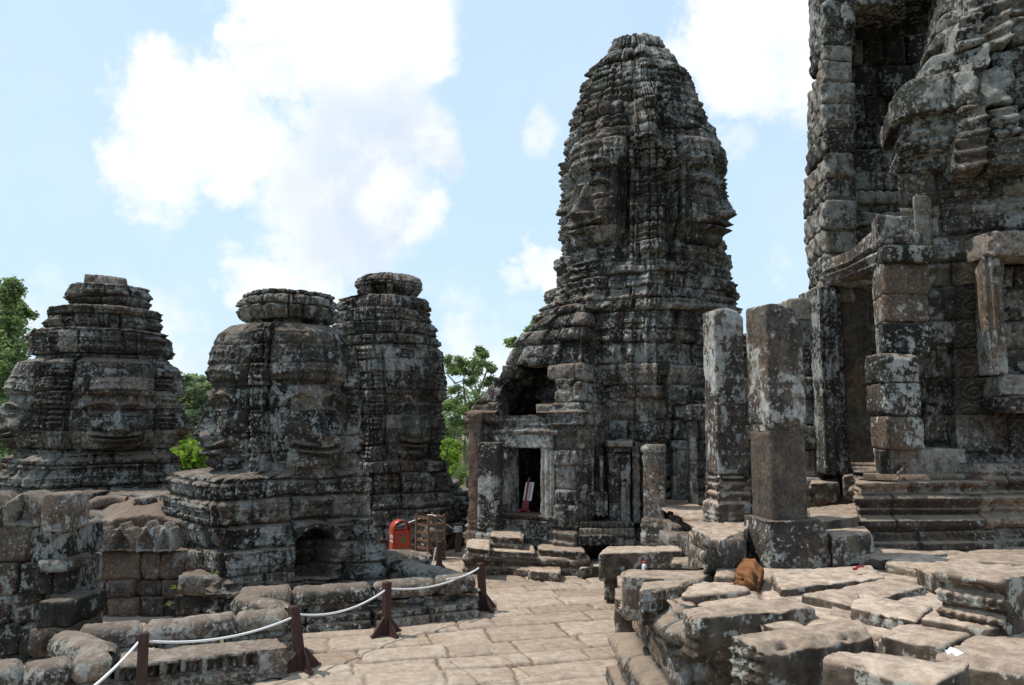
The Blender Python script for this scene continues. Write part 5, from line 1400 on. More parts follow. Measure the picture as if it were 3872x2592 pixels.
        D = D + .10 * (seg(px, py, 3740, 1692, 3722, 1706, 9) + seg(px, py, 3722, 1706, 3770, 1736, 7) + seg(px, py, 3760, 1690, 3796, 1704, 9) + seg(px, py, 3796, 1704, 3790, 1740, 7) + seg(px, py, 3760, 1745, 3800, 1745, 5))
        # window opening
        D = D - .55 * rect(px, py, 3800, 4030, 958, 1412, 3) + .10 * rect(px, py, 3690, 4030, 1432, 1450, 3)
        # bead arch above
        q = np.hypot((px - 3905) / 1.0, (py - 860) / 1.25)
        D = D + .10 * g(q - 148, 14) * (.7 + .3 * np.cos(np.arctan2(py - 860, px - 3905) * 46)) * ss(py, 860, 840) - .06 * ss(q, 132, 126) * ss(py, 860, 840)
        D = D + moulds(P[..., 2], [(5.32, .08, .07), (5.16, .06, .05), (5.95, .07, .08), (6.2, .06, .09)]) * ss(px, 3470, 3500) * .8
        return D, at, 0
    V, P, E, at = sweep([A, B, C2], zs, lambda z: 0 * z, disp, False, .0165)
    n, m = V.shape[:2]
    Q = grid_quads(n, m); Pc = P.reshape(-1, 3)[Q[:, 0]]; px, py = to_px(Pc)
    Vf = V.reshape(-1, 3); at = {k: v.ravel() for k, v in at.items()}
    cls = np.zeros(len(Q), int)
    cls[(px > 3474) & (px < 3612) & (py > 1270) & (py < 1716)] = 1
    cls[(px > 3606) & (px < 3742) & (py > 960) & (py < 1562)] = 2
    cls[(px > 3660) & (py > 1564) & (py < 1764)] = 3
    for c, nm in ((0, 'wall'), (1, 'standing_figure_relief'), (2, 'scroll_relief'), (3, 'dancer_relief')):
        mb = MB(); submesh(mb, Vf, Q[cls == c], **at); mb.build(nm, M_TOWER if c != 2 else M_BROWNC, root)
    # window colonnette, lintel and sill
    mb = MB()
    a0, a1 = at_Y(3746, 1415, 10.45), at_Y(3816, 1415, 10.38)
    rough(mb, [a0[:2], a1[:2], a1[:2] + np.array([.1, .45]), a0[:2] + np.array([.1, .45])], zof(1416, 10.42, 3780), zof(972, 10.42, 3780), rad=.03, amp=.015, cell=.022, tint=.7,
          relief=lambda U, P: .035 * np.cos(P[:, 0] * 2 * math.pi / .085) * (U[:, 1] < .001), seed=531)
    mb.build('window_jamb', M_PALEP, root)
    mb = MB()
    fblock(mb, 3740, 4020, 872, 968, 10.3, .6, cell=.03, relief=lambda U, P: .03 * np.cos(P[:, 0] * 25) * np.cos(P[:, 2] * 30) * (U[:, 1] < .001), rad=.05); mb.build('window_lintel', M_TOWER, root)
    mb = MB()
    fblock(mb, 3800, 4020, 1414, 1500, 10.35, .5, cell=.02, rad=.02, relief=lambda U, P: .02 * np.sin(P[:, 2] * 70) * (U[:, 1] < .001)); fblock(mb, 3796, 4020, 1502, 1560, 10.32, .5, cell=.02, relief=lambda U, P: .02 * np.cos(P[:, 0] * 60) * np.cos(P[:, 2] * 55) * (U[:, 1] < .001)); mb.build('window_sill', M_TOWER, root)
    # 5 doorway facing left
    fr = thing_part('door_frame', root)
    def lint(xf, Yf, xn, Yn, z0, z1, th_, back=0.0, **kw):
        a = at_Y(xf, 1000, Yf)[:2]; b = at_Y(xn, 900, Yn)[:2]
        mb_ = MB(); rough(mb_, [a, b, b + np.array([th_, .15]), a + np.array([th_, .15])], z0, z1, **kw); return mb_
    mb = lint(3098, 12.55, 3338, 10.72, 5.14, 5.66, .65, rad=.03, amp=.025, cell=.03, top=lambda u, v: -.14 * ss(u, .75, .1) + .05 * np.sin(u * 9), seed=541,
              relief=lambda U, P: (U[:, 1] > .999) * .0 + (U[:, 1] < .001) * (.04 * np.sign(np.sin(P[:, 2] * 50)) * (U[:, 2] < .55) - .05 * (U[:, 2] < .12)))
    mb.build('lintel', M_PILLAR, fr)
    mb = MB(); fblock(mb, 3112, 3192, 1082, 1796, 12.3, .9, rad=.02, amp=.015, cell=.03, relief=lambda U, P: .035 * np.cos(P[:, 0] * 2 * math.pi / .12) * (U[:, 1] < .001), seed=542); mb.build('jamb', M_TOWER, fr)
    mb = MB(); fblock(mb, 3190, 3304, 1080, 1800, 12.6, .5, rad=.015, amp=.015, cell=.05, seed=543, tint=.6); mb.build('reveal_stone', M_BROWNC, fr)
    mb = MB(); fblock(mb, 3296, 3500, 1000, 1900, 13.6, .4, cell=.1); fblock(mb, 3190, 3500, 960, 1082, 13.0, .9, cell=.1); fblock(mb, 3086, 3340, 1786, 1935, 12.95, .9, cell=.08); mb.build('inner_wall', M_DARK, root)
    mb = MB()
    for (y0, y1, x0, x1) in [(1128, 1206, 2990, 3104), (1206, 1312, 3020, 3108), (1312, 1425, 3022, 3112), (1425, 1506, 3024, 3114), (1506, 1609, 3026, 3116), (1609, 1704, 3030, 3118), (1704, 1806, 3034, 3120)]:
        fblock(mb, x0, x1, y0, y1, 12.75 + rs.uniform(-.05, .05), .9, amp=.035, cell=.045, tint=rs.random())
    fblock(mb, 3034, 3124, 1806, 1900, 12.7, .9, cell=.05)
    mb.build('side_wall', M_TOWER, root)
    # 6 pier right of the doorway with its capital
    mb = MB()
    for (y0, y1, fl, fr_, bl) in [(986, 1112, 3364, 3536, 3316), (1112, 1216, 3360, 3532, 3318), (1216, 1342, 3352, 3540, 3322)]:
        q = quad_px((fl, 10.55), (fr_, 10.6), (bl, 11.25), .8)
        rough(mb, q, zof(y1, 10.57, 3420), zof(y0, 10.57, 3420), rad=.03, amp=.03, cell=.04, tint=rs.random())
    mb.build('upper_pier', M_PIER, root)
    mb = MB()
    q = quad_px((3352, 10.5), (3482, 10.55), (3326, 10.9), .9); rough(mb, q, zof(926, 10.5, 3420), zof(812, 10.5, 3420), rad=.06, amp=.05, cell=.035, seed=551)
    q = quad_px((3366, 10.45), (3566, 10.5), (3330, 11.0), .9); rough(mb, q, zof(992, 10.5, 3420), zof(930, 10.5, 3420), rad=.04, amp=.03, cell=.035, seed=552)
    q = quad_px((3494, 10.9), (3570, 10.95), (3486, 11.2), .5); rough(mb, q, zof(930, 10.9, 3530), zof(735, 10.9, 3530), rad=.03, amp=.02, cell=.035, seed=553)
    mb.build('capital', M_TOWERB, root)
    mb = MB()
    for (y0, y1, fl, fr_, bl) in [(1336, 1448, 3338, 3484, 3270), (1450, 1574, 3346, 3482, 3276), (1576, 1702, 3352, 3490, 3284)]:
        q = quad_px((fl, 10.3), (fr_, 10.36), (bl, 11.0), .9)
        rough(mb, q, zof(y1, 10.33, 3420), zof(y0, 10.33, 3420), rad=.045, amp=.03, cell=.035, tint=rs.random(), relief=lambda U, P: .018 * (U[:, 0] < .001) * np.cos(P[:, 2] * 48) * np.cos(P[:, 1] * 48))
    mb.build('lower_pier', M_PIER, root)
    mb = MB(); q = quad_px((3352, 10.5), (3650, 10.62), (3292, 11.1), .9); rough(mb, q, zof(1836, 10.5, 3450), zof(1698, 10.5, 3450), rad=.04, amp=.05, cell=.035, seed=561)
    q = quad_px((3318, 10.4), (3350, 10.42), (3308, 10.6), .3); rough(mb, q, zof(1832, 10.4, 3330), zof(1705, 10.4, 3330), rad=.03, amp=.03, cell=.025, seed=562); mb.build('pier_foot', M_TOWER, root)
    # 7 base mouldings and lower plinth
    pts = [at_Y(3262, 1900, 11.9)[:2], at_Y(3282, 1900, 10.28)[:2], at_Y(3690, 1900, 10.36)[:2], at_Y(3694, 1900, 10.62)[:2], at_Y(4060, 1900, 10.40)[:2]]
    zs = np.arange(1.36, 2.42, .0145)
    pz = [1.36, 1.43, 1.46, 1.62, 1.65, 1.72, 1.745, 1.78, 1.84, 1.87, 1.92, 1.98, 2.04, 2.06, 2.10, 2.15, 2.18, 2.22, 2.26, 2.30, 2.34, 2.42]
    po = [.27, .27, .22, .20, .25, .26, .16, .10, .16, .10, .15, .20, .15, .07, .06, .12, .13, .10, .05, .08, .02, .0]
    def disp2(P, s, E):
        D, at, (d, r1, r2, r3, k) = masonry(P, s, .36, .85, 571, amp=.045, miss=.02, groove=1.0)
        z = P[..., 2]
        D = D * .7 + np.interp(z, pz, po) - .45 * (E <= 1) * ss(z, 2.195, 2.215)
        D = D + .018 * np.abs(np.cos(s * math.pi / .13)) * g(z - 1.97, .06) + .03 * np.abs(np.cos(s * math.pi / .075)) * g(z - 1.53, .035) - .02 * g(z - 1.53, .07)
        D = D + .012 * np.cos(s * 2 * math.pi / .05) * (g(z - 2.16, .02) + g(z - 1.60, .02))
        D = D - .06 * np.clip(fbm(P, 2.1, 3, 577) - .15, 0, 1)
        return D, at, 0
    V, P, E, at = sweep(pts, zs, lambda z: 0 * z, disp2, False, .0145)
    n, m = V.shape[:2]; Q = grid_quads(n, m)
    zq = P.reshape(-1, 3)[Q[:, 0], 2]; Vf = V.reshape(-1, 3); at = {k: v.ravel() for k, v in at.items()}
    for nm, sel in (('plinth', zq < 1.745), ('base_moulding', zq >= 1.745)):
        mb = MB(); submesh(mb, Vf, Q[sel], **at); mb.build(nm, M_BASE, root)
    mb = MB()
    hexa(mb, [pts[1] + np.array([-.02, .04]), pts[2] + np.array([0, .04]), pts[2] + np.array([0, .9]), pts[0]], 2.0, 2.28); mb.build('base_top', M_BASE, root)
def rear_wall():
    r = thing('broken_wall', 'dark wall seen in the gap behind the two tall pillars', 'wall', tuple(at_Y(2900, 1900, 15.8)[:2]) + (.5,))
    mb = MB(); rs = random.Random(12)
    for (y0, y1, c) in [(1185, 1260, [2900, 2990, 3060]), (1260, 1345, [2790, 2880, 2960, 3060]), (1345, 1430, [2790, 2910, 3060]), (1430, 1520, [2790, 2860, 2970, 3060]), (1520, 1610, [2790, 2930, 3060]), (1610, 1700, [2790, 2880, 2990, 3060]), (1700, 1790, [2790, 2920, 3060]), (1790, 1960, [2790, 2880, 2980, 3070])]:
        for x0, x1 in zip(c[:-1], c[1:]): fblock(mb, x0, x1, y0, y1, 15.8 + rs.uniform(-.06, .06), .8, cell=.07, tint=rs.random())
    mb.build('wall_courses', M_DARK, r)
M_PIER = stone_mat('lichen_blotched_dark_stone', dark=(.026, .023, .021), mid=(.092, .078, .064), lich=(.46, .45, .42), thr=.54, lscale=2.0, spots=1.0, spot_scale=6.5, streak=.5, green=.35, pale=.15)
M_BROWNC = stone_mat('bare_carved_stone', dark=(.055, .046, .038), mid=(.15, .12, .09), thr=.66, cover=.5, streak=.3, spots=.2, dust=(.2, .15, .11))
right_tower()
rear_wall()
# ------------------------------------------------------------------ trees
def leaves(mb, blobs, Y, size, seed, dens=1.0, flat=.5, depth=None):
    """leaf clumps: blobs are (px, py, radius px)"""
    rs = np.random.RandomState(seed)
    for (px, py, rp) in blobs:
        y = Y + rs.uniform(-1, 1) * (depth or 1.5)
        c = at_Y(px, py, y); k = np.linalg.norm(c - np.array([0, 0, HC])) / F
        R = rp * k
        nsub = max(6, int(11 * dens * (R / 1.0) ** 1.3)); nsub = min(nsub, 80)
        sub = rs.normal(size=(nsub, 3)); sub /= np.linalg.norm(sub, axis=1, keepdims=True)
        sub = c + sub * R * rs.uniform(.35, 1.0, (nsub, 1)) * np.array([1, 1, .85])
        for q in sub:
            n = int(80 * dens); rr = R * rs.uniform(.30, .58)
            p = q + rs.normal(size=(n, 3)) * rr * np.array([.6, .6, .42])
            d = rs.normal(size=(n, 3)); d[:, 2] = d[:, 2] * flat - .25; d /= np.linalg.norm(d, axis=1, keepdims=True)
            u = np.cross(d, rs.normal(size=(n, 3))); u /= np.maximum(np.linalg.norm(u, axis=1, keepdims=True), 1e-6)
            s = size * rs.uniform(.6, 1.35, (n, 1))
            V = np.stack([p - d * s * .1, p + d * s * .5 + u * s * .30, p + d * s, p + d * s * .5 - u * s * .30], 1).reshape(-1, 3)
            t = np.clip(rs.uniform(.15, .85) + rs.normal(size=n) * .12, 0, 1)
            mb.add(V, np.arange(n * 4).reshape(n, 4), tint=np.repeat(t, 4))
L_MID = leaf_mat('leaf_green', (.14, .185, .085), (.29, .35, .185))
L_HAZE = leaf_mat('leaf_hazy_green', (.19, .225, .14), (.31, .35, .235))  # distance haze put into the leaf colour: paler and greyer, no air is built
L_DARK = leaf_mat('leaf_dark_green', (.030, .060, .020), (.085, .135, .045))
L_PALE = leaf_mat('leaf_pale_green', (.12, .165, .085), (.23, .28, .16))
L_LIME = leaf_mat('leaf_bright_green', (.12, .20, .035), (.27, .36, .085))
M_BARK = simple_mat('grey_bark', (.17, .135, .105), .9, .1, .35, 4, .5, (5, 5, 1))
def tree(name, label, cat, Y, trunk, limbs, blobs, mat, size, seed, dens=1.0, group='trees behind the towers', depth=1.5):
    b = at_Y(trunk[0][0], trunk[0][1], Y); b[2] = -.05
    root = thing(name, label, cat, tuple(b), group)
    mb = MB(); k = Y / F
    pts = [at_Y(x, y, Y) for (x, y, r) in trunk]; pts[0] = b if trunk[0][1] > 1600 else pts[0]
    if pts[0][2] > .2: pts = [b] + pts; rr = [trunk[0][2] * 1.2 * k] + [r * k for (_, _, r) in trunk]
    else: rr = [r * k for (_, _, r) in trunk]
    tube(mb, pts, rr, 12); mb.build('trunk', M_BARK, root)
    if limbs:
        mb = MB(); rs = random.Random(seed)
        for l in limbs:
            tube(mb, [at_Y(x, y, Y + rs.uniform(-.6, .6) * (i > 0)) for i, (x, y, r) in enumerate(l)], [r * k for (_, _, r) in l], 8)
        mb.build('limbs', M_BARK, root)
    mb = MB(); leaves(mb, blobs, Y, size, seed, dens, depth=depth); mb.build('crown', mat, root, smooth=False)
    return root
def vegetation():
    tree('broadleaf_tree', 'bushy green tree cut by the left picture edge', 'tree', 34, [(-60, 1900, 26), (-50, 1650, 22), (-40, 1350, 14), (-20, 1180, 7)], [[(-45, 1450, 10), (20, 1330, 6), (60, 1200, 3)], [(-50, 1600, 10), (10, 1560, 5), (50, 1480, 3)], [(-40, 1350, 9), (10, 1200, 5), (25, 1100, 3)]],
         [(20, 1085, 42), (40, 1120, 36), (-20, 1170, 75), (70, 1178, 34), (100, 1192, 20), (40, 1235, 40), (-10, 1330, 90), (45, 1390, 45), (60, 1440, 40), (0, 1480, 80), (-20, 1600, 95), (40, 1560, 50), (10, 1700, 70), (-60, 1250, 110), (-80, 1450, 120), (40, 1660, 45), (-10, 1780, 70), (50, 1740, 50), (60, 1600, 40), (30, 1840, 60)], L_MID, .17, 11, 1.7, depth=2)
    tree('broadleaf_tree', 'hazy round topped tree in the gap between the leftmost and middle low towers', 'tree', 64, [(735, 1700, 6), (735, 1500, 4)], None,
         [(700, 1460, 36), (745, 1448, 42), (770, 1470, 36), (690, 1520, 46), (740, 1530, 60), (780, 1540, 50), (700, 1590, 55), (760, 1610, 60), (660, 1580, 50), (720, 1660, 60)], L_HAZE, .40, 12, .9, depth=3)
    tree('bush', 'bright green bush at the foot of the hazy tree', 'bush', 40, [(740, 1760, 6), (740, 1720, 4)], None, [(700, 1700, 40), (745, 1690, 46), (785, 1720, 36), (720, 1745, 48), (690, 1770, 40), (770, 1770, 40)], L_LIME, .28, 13, 1.0)
    tree('tall_tree', 'tall airy tree with forked pale limbs beside the porch', 'tree', 38, [(1757, 1830, 10), (1757, 1700, 8), (1760, 1600, 7), (1775, 1560, 6)],
         [[(1758, 1640, 6), (1766, 1560, 5), (1757, 1500, 4), (1752, 1440, 3.4), (1722, 1450, 3), (1692, 1418, 2.2)], [(1772, 1575, 6), (1795, 1520, 5), (1822, 1455, 4), (1845, 1390, 2.6)], [(1752, 1440, 3), (1760, 1400, 2.4), (1748, 1360, 1.6)], [(1808, 1490, 3), (1788, 1420, 2), (1792, 1350, 1.6)], [(1757, 1690, 4), (1720, 1640, 3), (1695, 1600, 2)]],
         [(1685, 1358, 24), (1700, 1385, 26), (1745, 1360, 30), (1760, 1395, 34), (1720, 1410, 24), (1800, 1370, 34), (1815, 1330, 24), (1830, 1345, 20), (1840, 1395, 32), (1862, 1392, 18), (1800, 1420, 34), (1770, 1440, 26), (1845, 1440, 24), (1710, 1480, 34), (1730, 1520, 36), (1690, 1530, 30), (1820, 1500, 26), (1790, 1540, 24), (1750, 1560, 34), (1720, 1590, 36), (1765, 1595, 24), (1850, 1500, 18), (1700, 1630, 34)], L_MID, .115, 14, 1.45, depth=1.2)
    tree('broadleaf_tree', 'green undergrowth tree at the foot of the tall airy tree', 'tree', 44, [(1690, 1800, 5), (1690, 1700, 4)], None, [(1690, 1690, 44), (1730, 1700, 40), (1700, 1740, 46), (1670, 1640, 30), (1770, 1720, 30), (1790, 1760, 36), (1720, 1770, 40), (1800, 1690, 30), (1840, 1650, 40)], L_LIME, .16, 15, 1.4)
    tree('bush', 'small lime green bush above the broken wall, left of the palm fronds', 'bush', 27, [(1720, 1850, 4), (1720, 1800, 3)], None, [(1708, 1780, 17), (1730, 1772, 17), (1745, 1795, 15), (1702, 1812, 16), (1725, 1820, 18)], L_LIME, .13, 16, .9, depth=.5)
    tree('tall_tree', 'leafy tree top showing just over the porch roof', 'tree', 40, [(1990, 1500, 9), (1995, 1350, 6), (2010, 1260, 3)], [[(1995, 1350, 4), (1960, 1300, 2)], [(2005, 1290, 3), (2030, 1220, 1.6)]],
         [(1930, 1298, 16), (1950, 1290, 16), (1975, 1300, 20), (2030, 1200, 10), (2028, 1225, 13), (2010, 1250, 16), (1990, 1270, 15), (2040, 1260, 24), (2000, 1330, 40)], L_MID, .20, 17, .8)
    # fan palm
    b = at_Y(1772, 1880, 25.5); b[2] = 0
    root = thing('fan_palm', 'pale fan palm fronds behind the broken wall, left of the porch column', 'palm', tuple(b))
    mb = MB(); top = at_Y(1772, 1815, 25.5); tube(mb, [tuple(b), tuple(top)], [.10, .08], 10); mb.build('trunk', M_BARK, root)
    mb = MB(); rs = np.random.RandomState(3)
    for an in np.linspace(-.4, 3.5, 9):
        d = np.array([math.cos(an), rs.uniform(-.6, .6), math.sin(an)]); hub = top + d * .28
        tube(mb, [tuple(top), tuple(hub)], [.015, .01], 5)
        for t in np.linspace(-1.0, 1.0, 13):
            a2 = an + t; e = np.array([math.cos(a2), d[1] * .6 + rs.uniform(-.2, .2), math.sin(a2) - .12]) * .34; w = np.array([-e[2], .02, e[0]]) * .06
            mb.add([hub - w * .4, hub + e * .5 - w, hub + e, hub + e * .5 + w], [(0, 1, 2, 3)], tint=rs.uniform(.4, 1))
    mb.build('fronds', L_PALE, root, smooth=False)
    # far wood
    mb = MB(); rs = np.random.RandomState(9)
    P = []
    for x in np.arange(-75, 85, 2.6):
        y = 92 + rs.uniform(-8, 10); h = rs.uniform(4.5, 8.5)
        n = 520
        q = rs.normal(size=(n, 3)); q /= np.linalg.norm(q, axis=1, keepdims=True)
        p = np.array([x, y, h * .48]) + q * np.array([2.6, 2.4, h * .52]) * rs.uniform(.55, 1.05, (n, 1))
        d = rs.normal(size=(n, 3)); d /= np.linalg.norm(d, axis=1, keepdims=True); u = np.cross(d, rs.normal(size=(n, 3))); u /= np.linalg.norm(u, axis=1, keepdims=True)
        s = rs.uniform(.35, .75, (n, 1))
        V = np.stack([p, p + d * s * .5 + u * s * .4, p + d * s, p + d * s * .5 - u * s * .4], 1).reshape(-1, 3)
        mb.add(V, np.arange(n * 4).reshape(n, 4), tint=np.repeat(np.clip(rs.uniform(.1, .9) + rs.normal(size=n) * .1, 0, 1), 4))
    o = mb.build('distant_wood', L_PALE, None, smooth=False); tag(o, 'far line of trees behind the temple', 'wood', None, 'stuff')
    # weeds
    def weed(label, px, py, Y, n, size, seed, mat=L_LIME):
        rs = np.random.RandomState(seed); c = at_Y(px, py, Y); mb = MB()
        for i in range(n):
            an = rs.uniform(0, 6.28); d = np.array([math.cos(an) * .8, math.sin(an) * .8 - .3, rs.uniform(.15, .9)]); d /= np.linalg.norm(d)
            p = c + d * size * rs.uniform(.3, 1.2); u = np.cross(d, [0, 0, 1]); u /= np.linalg.norm(u)
            s = size * rs.uniform(.5, .9); e = (d + np.array([0, 0, -.5])) * s
            mb.add([p, p + e * .5 + u * s * .35, p + e, p + e * .5 - u * s * .35], [(0, 1, 2, 3)], tint=rs.uniform(.3, 1))
            tube(mb, [tuple(c), tuple(p)], .004, 4, cap=False)
        tag(mb.build('weed', mat, None, smooth=False), label, 'weed', 'small weeds rooted in joints')
    weed('weed with shiny leaves at the corner of the big tower plinth', 3318, 2042, 10.15, 9, .07, 1)
    weed('green sprig low on the left of the middle tower, above the fallen stones', 668, 2225, 11.85, 14, .06, 2)
    weed('green sprig lower on the brown gallery wall', 640, 2288, 12.0, 10, .055, 3)
    weed('tiny plants growing on the ledge of the middle tower pedestal', 812, 2172, 11.75, 14, .05, 4)
    weed('tuft of small leaves high on the left part of the middle tower pedestal', 905, 1968, 11.8, 14, .04, 5)
    weed('little weed between the paving and the porch steps', 2210, 2172, 15.75, 8, .05, 6)
vegetation()

# ------------------------------------------------------------------ small man-made things
M_RED = simple_mat('orange_red_paint', (.37, .046, .022), .38, .5, .12, 4, .05)
M_SIGN = simple_mat('dark_red_paint', (.20, .022, .026), .45, .4, .15, 6, .08)
M_WHITE = simple_mat('white_paint', (.78, .79, .82), .5, .3, .04, 8, .02)
M_PINK = simple_mat('faded_pink_paint', (.50, .20, .22), .5, .3, .1, 8, .02)
M_GREEN = simple_mat('green_paint', (.03, .19, .035), .45, .4, .1, 8, .02)
M_BLUE = simple_mat('blue_paint', (.03, .05, .30), .45, .4, .1, 8, .02)
M_BLACK = simple_mat('dark_inside', (.012, .010, .010), .9, .1, .1, 5, .0)
M_BOTTLE = simple_mat('milky_plastic', (.62, .64, .72), .25, .5, .08, 20, .05)
M_CAP = simple_mat('red_plastic', (.62, .02, .02), .35, .5, .05, 20, .0)
M_RIBBON = simple_mat('crimson_ribbon', (.30, .015, .03), .6, .3, .15, 20, .1)
def bin_():
    Y = 16.6; c = at_Y(1512, 2070, Y); base = 0.0
    H = at_Y(1512, 1966, Y)[2]
    rz = math.radians(27); root = thing('rubbish_bin', 'orange red rubbish bin with an arched top behind the short rail', 'bin', (float(c[0]), float(c[1]), base), None)
    w, d = .37, .30; r = w / 2; co, si = math.cos(rz), math.sin(rz)
    def L(x, y, z): return (c[0] + co * x - si * y, c[1] + si * x + co * y, base + z)
    prof = [(-r, .06)] + [(-r, z) for z in np.linspace(.2, H - r, 4)] + [(r * math.cos(a), H - r + r * math.sin(a)) for a in np.linspace(math.pi, 0, 20)][1:] + [(r, z) for z in np.linspace(H - r, .06, 5)][1:]
    mb = MB(); t = .012; V = []
    for (x, z) in prof:
        k = np.array([x, z - (H - r) if z > H - r else 0]); k = k / np.linalg.norm(k)
        for yy in (-d / 2, d / 2):
            V.append(L(x, yy, z)); V.append(L(x - k[0] * t, yy, z - k[1] * t))
    n = len(prof); Q = []
    for i in range(n - 1):
        a, b = i * 4, (i + 1) * 4
        Q += [(a, b, b + 2, a + 2), (a + 1, a + 3, b + 3, b + 1), (a, a + 1, b + 1, b), (a + 2, b + 2, b + 3, a + 3)]
    mb.add(V, Q); mb.build('arched_shell', M_RED, root)
    zt = H - r - .02
    mb = MB(); q = [L(-r + .02, -d / 2 + .015, 0)[:2], L(r - .02, -d / 2 + .015, 0)[:2], L(r - .02, -d / 2 + .035, 0)[:2], L(-r + .02, -d / 2 + .035, 0)[:2]]
    hexa(mb, q, base + .08, base + zt); mb.build('front_panel', M_RED, root, smooth=False)
    mb = MB(); q = [L(-r + .02, d / 2 - .035, 0)[:2], L(r - .02, d / 2 - .035, 0)[:2], L(r - .02, d / 2 - .015, 0)[:2], L(-r + .02, d / 2 - .015, 0)[:2]]
    hexa(mb, q, base + .08, base + zt); mb.build('back_panel', M_RED, root, smooth=False)
    mb = MB(); q = [L(-r + .025, -d / 2 + .04, 0)[:2], L(r - .025, -d / 2 + .04, 0)[:2], L(r - .025, d / 2 - .04, 0)[:2], L(-r + .025, d / 2 - .04, 0)[:2]]
    hexa(mb, q, base + .07, base + zt - .12); mb.build('liner', M_BLACK, root, smooth=False)
    mb = MB()
    for sx in (-1, 1):
        for sy in (-1, 1): box(mb, L(sx * (r - .03), sy * (d / 2 - .03), .035), (.03, .03, .07), rz)
    mb.build('foot', M_BLACK, root, smooth=False)
    def emblem(mat, pts, name, side=False):
        mb = MB(); n = len(pts); f = []
        for off in (.004, .001):
            for (x, z) in pts: f.append(L(-r - off, x, z) if side else L(x, -d / 2 + .015 - off, z))
        Q = [tuple([i, (i + 1) % n, n + (i + 1) % n, n + i]) for i in range(n)]
        ctr = np.mean(np.array(f[:n]), 0); mb.add(np.vstack([np.array(f), ctr[None]]), Q, [(2 * n, i, (i + 1) % n) for i in range(n)]); mb.build(name, mat, root, smooth=False)
    emblem(M_BLUE, [(-.08, .62), (-.02, .66), (.0, .65), (-.05, .60)], 'blue_mark')
    emblem(M_GREEN, [(-.09, .50), (-.02, .545), (.05, .62), (.08, .60), (.04, .54), (.09, .51), (.0, .49)], 'green_mark')
    emblem(M_GREEN, [(-.07, .27), (-.03, .28), (-.02, .36), (.03, .41), (.03, .34), (.01, .29), (.0, .23), (-.05, .22)], 'green_mark')
    emblem(M_GREEN, [(.02, .24), (-.05, .22), (-.07, .30), (-.06, .40), (-.04, .43), (-.01, .34)], 'green_mark', True)
    # two short lines of white script on the side
    mb = MB(); rs = random.Random(4)
    for (z, hgt, n) in ((.57, .07, 6), (.49, .045, 7)):
        for i in range(n):
            y = .085 - i * .19 / n
            P = [L(-r - .003, y, z), L(-r - .003, y - .014, z), L(-r - .003, y - .014, z + hgt), L(-r - .003, y, z + hgt)]
            mb.add(P, [(0, 1, 2, 3)])
            if i % 2 == 0:
                P = [L(-r - .004, y, z + hgt - .012), L(-r - .004, y - .03, z + hgt - .012), L(-r - .004, y - .03, z + hgt), L(-r - .004, y, z + hgt)]; mb.add(P, [(0, 1, 2, 3)])
    mb.build('lettering', M_WHITE, root, smooth=False)
bin_()
def cage():
    Y = 17.3; c = at_Y(1627, 2060, Y); H = at_Y(1627, 1950, Y)[2]; s = .305
    root = thing('wooden_crate_cage', 'open wooden slatted cage round a broken statue', 'cage', (float(c[0]), float(c[1]), 0))
    cor = [np.array([c[0] + math.cos(a) * s, c[1] + math.sin(a) * s]) for a in np.radians([268, 358, 88, 178])]
    for q in cor:
        mb = MB(); box(mb, (q[0], q[1], H / 2 + .02), (.045, .045, H + .04), .7); mb.build('post', M_WOOD, root, smooth=False)
    for i in range(4):
        a, b = cor[i], cor[(i + 1) % 4]; m = (a + b) / 2; an = math.atan2(b[1] - a[1], b[0] - a[0]); L = np.linalg.norm(b - a)
        for z in np.linspace(.12, H - .03, 6):
            mb = MB(); box(mb, (m[0], m[1], z), (L - .04, .022, .05), an); mb.build('slat', M_WOOD, root, smooth=False)
    rt = thing('broken_statue', 'headless weathered seated statue inside the wooden cage', 'statue', (float(c[0]), float(c[1]), 0))
    mb = MB(); prof = [(0, .17), (.3, .18), (.42, .13), (.55, .15), (.68, .17), (.78, .14), (.84, .07), (.92, .07), (1, .05)]
    ring_post(mb, (c[0], c[1]), 0.0, .84, prof, 88, sq=.2, n=36, m=44); mb.build('torso', M_RAIL, rt)
    mb = MB()
    for sx in (-1, 1): tube(mb, [(c[0] + sx * .13, c[1], .62), (c[0] + sx * .17, c[1] - .06, .45), (c[0] + sx * .12, c[1] - .14, .32)], [.045, .05, .04], 10)
    mb.build('arms', M_RAIL, rt)
    # far wooden post with the rope wound round it
    p = at_Y(1732, 2055, 18.2); zt = at_Y(1732, 1980, 18.2)[2]
    r2 = thing('rope_post', 'pale far post with white rope wound round it, left of the porch column', 'post', (float(p[0]), float(p[1]), 0), 'rope posts along the walk')
    mb = MB(); box(mb, (p[0], p[1], zt / 2), (.11, .11, zt), .4); mb.build('upright', M_WOOD, r2, smooth=False)
    mb = MB(); tube(mb, [(p[0] - .28, p[1], .05), (p[0] - .05, p[1], zt * .72)], .025, 6); mb.build('brace', M_POST, r2)
    mb = MB(); pts = []
    for i in range(64):
        a = i * 2 * math.pi / 16; pts.append((p[0] + math.cos(a) * .085, p[1] + math.sin(a) * .085, zt - .20 + i * .0022))
    tube(mb, pts, .015, 6); o = mb.build('rope', M_ROPE); tag(o, 'white rope coiled round the pale far post', 'rope', 'white ropes strung between the posts')
    top = np.array([c[0], c[1] - s + .0, H + .03])
    rope('far white rope from the left, passing behind the red bin', at_Y(1420, 2014, 18.6), at_Y(1604, 1955, 17.5), .02, .013)
    rope('far white rope from the cage down to the pale post', at_Y(1652, 1955, 17.5), np.array([p[0] - .08, p[1], zt - .13]), .02, .013)
    rope('bit of white rope over the top of the cage', at_Y(1604, 1955, 17.5), at_Y(1652, 1955, 17.5), -.04, .013)
cage()
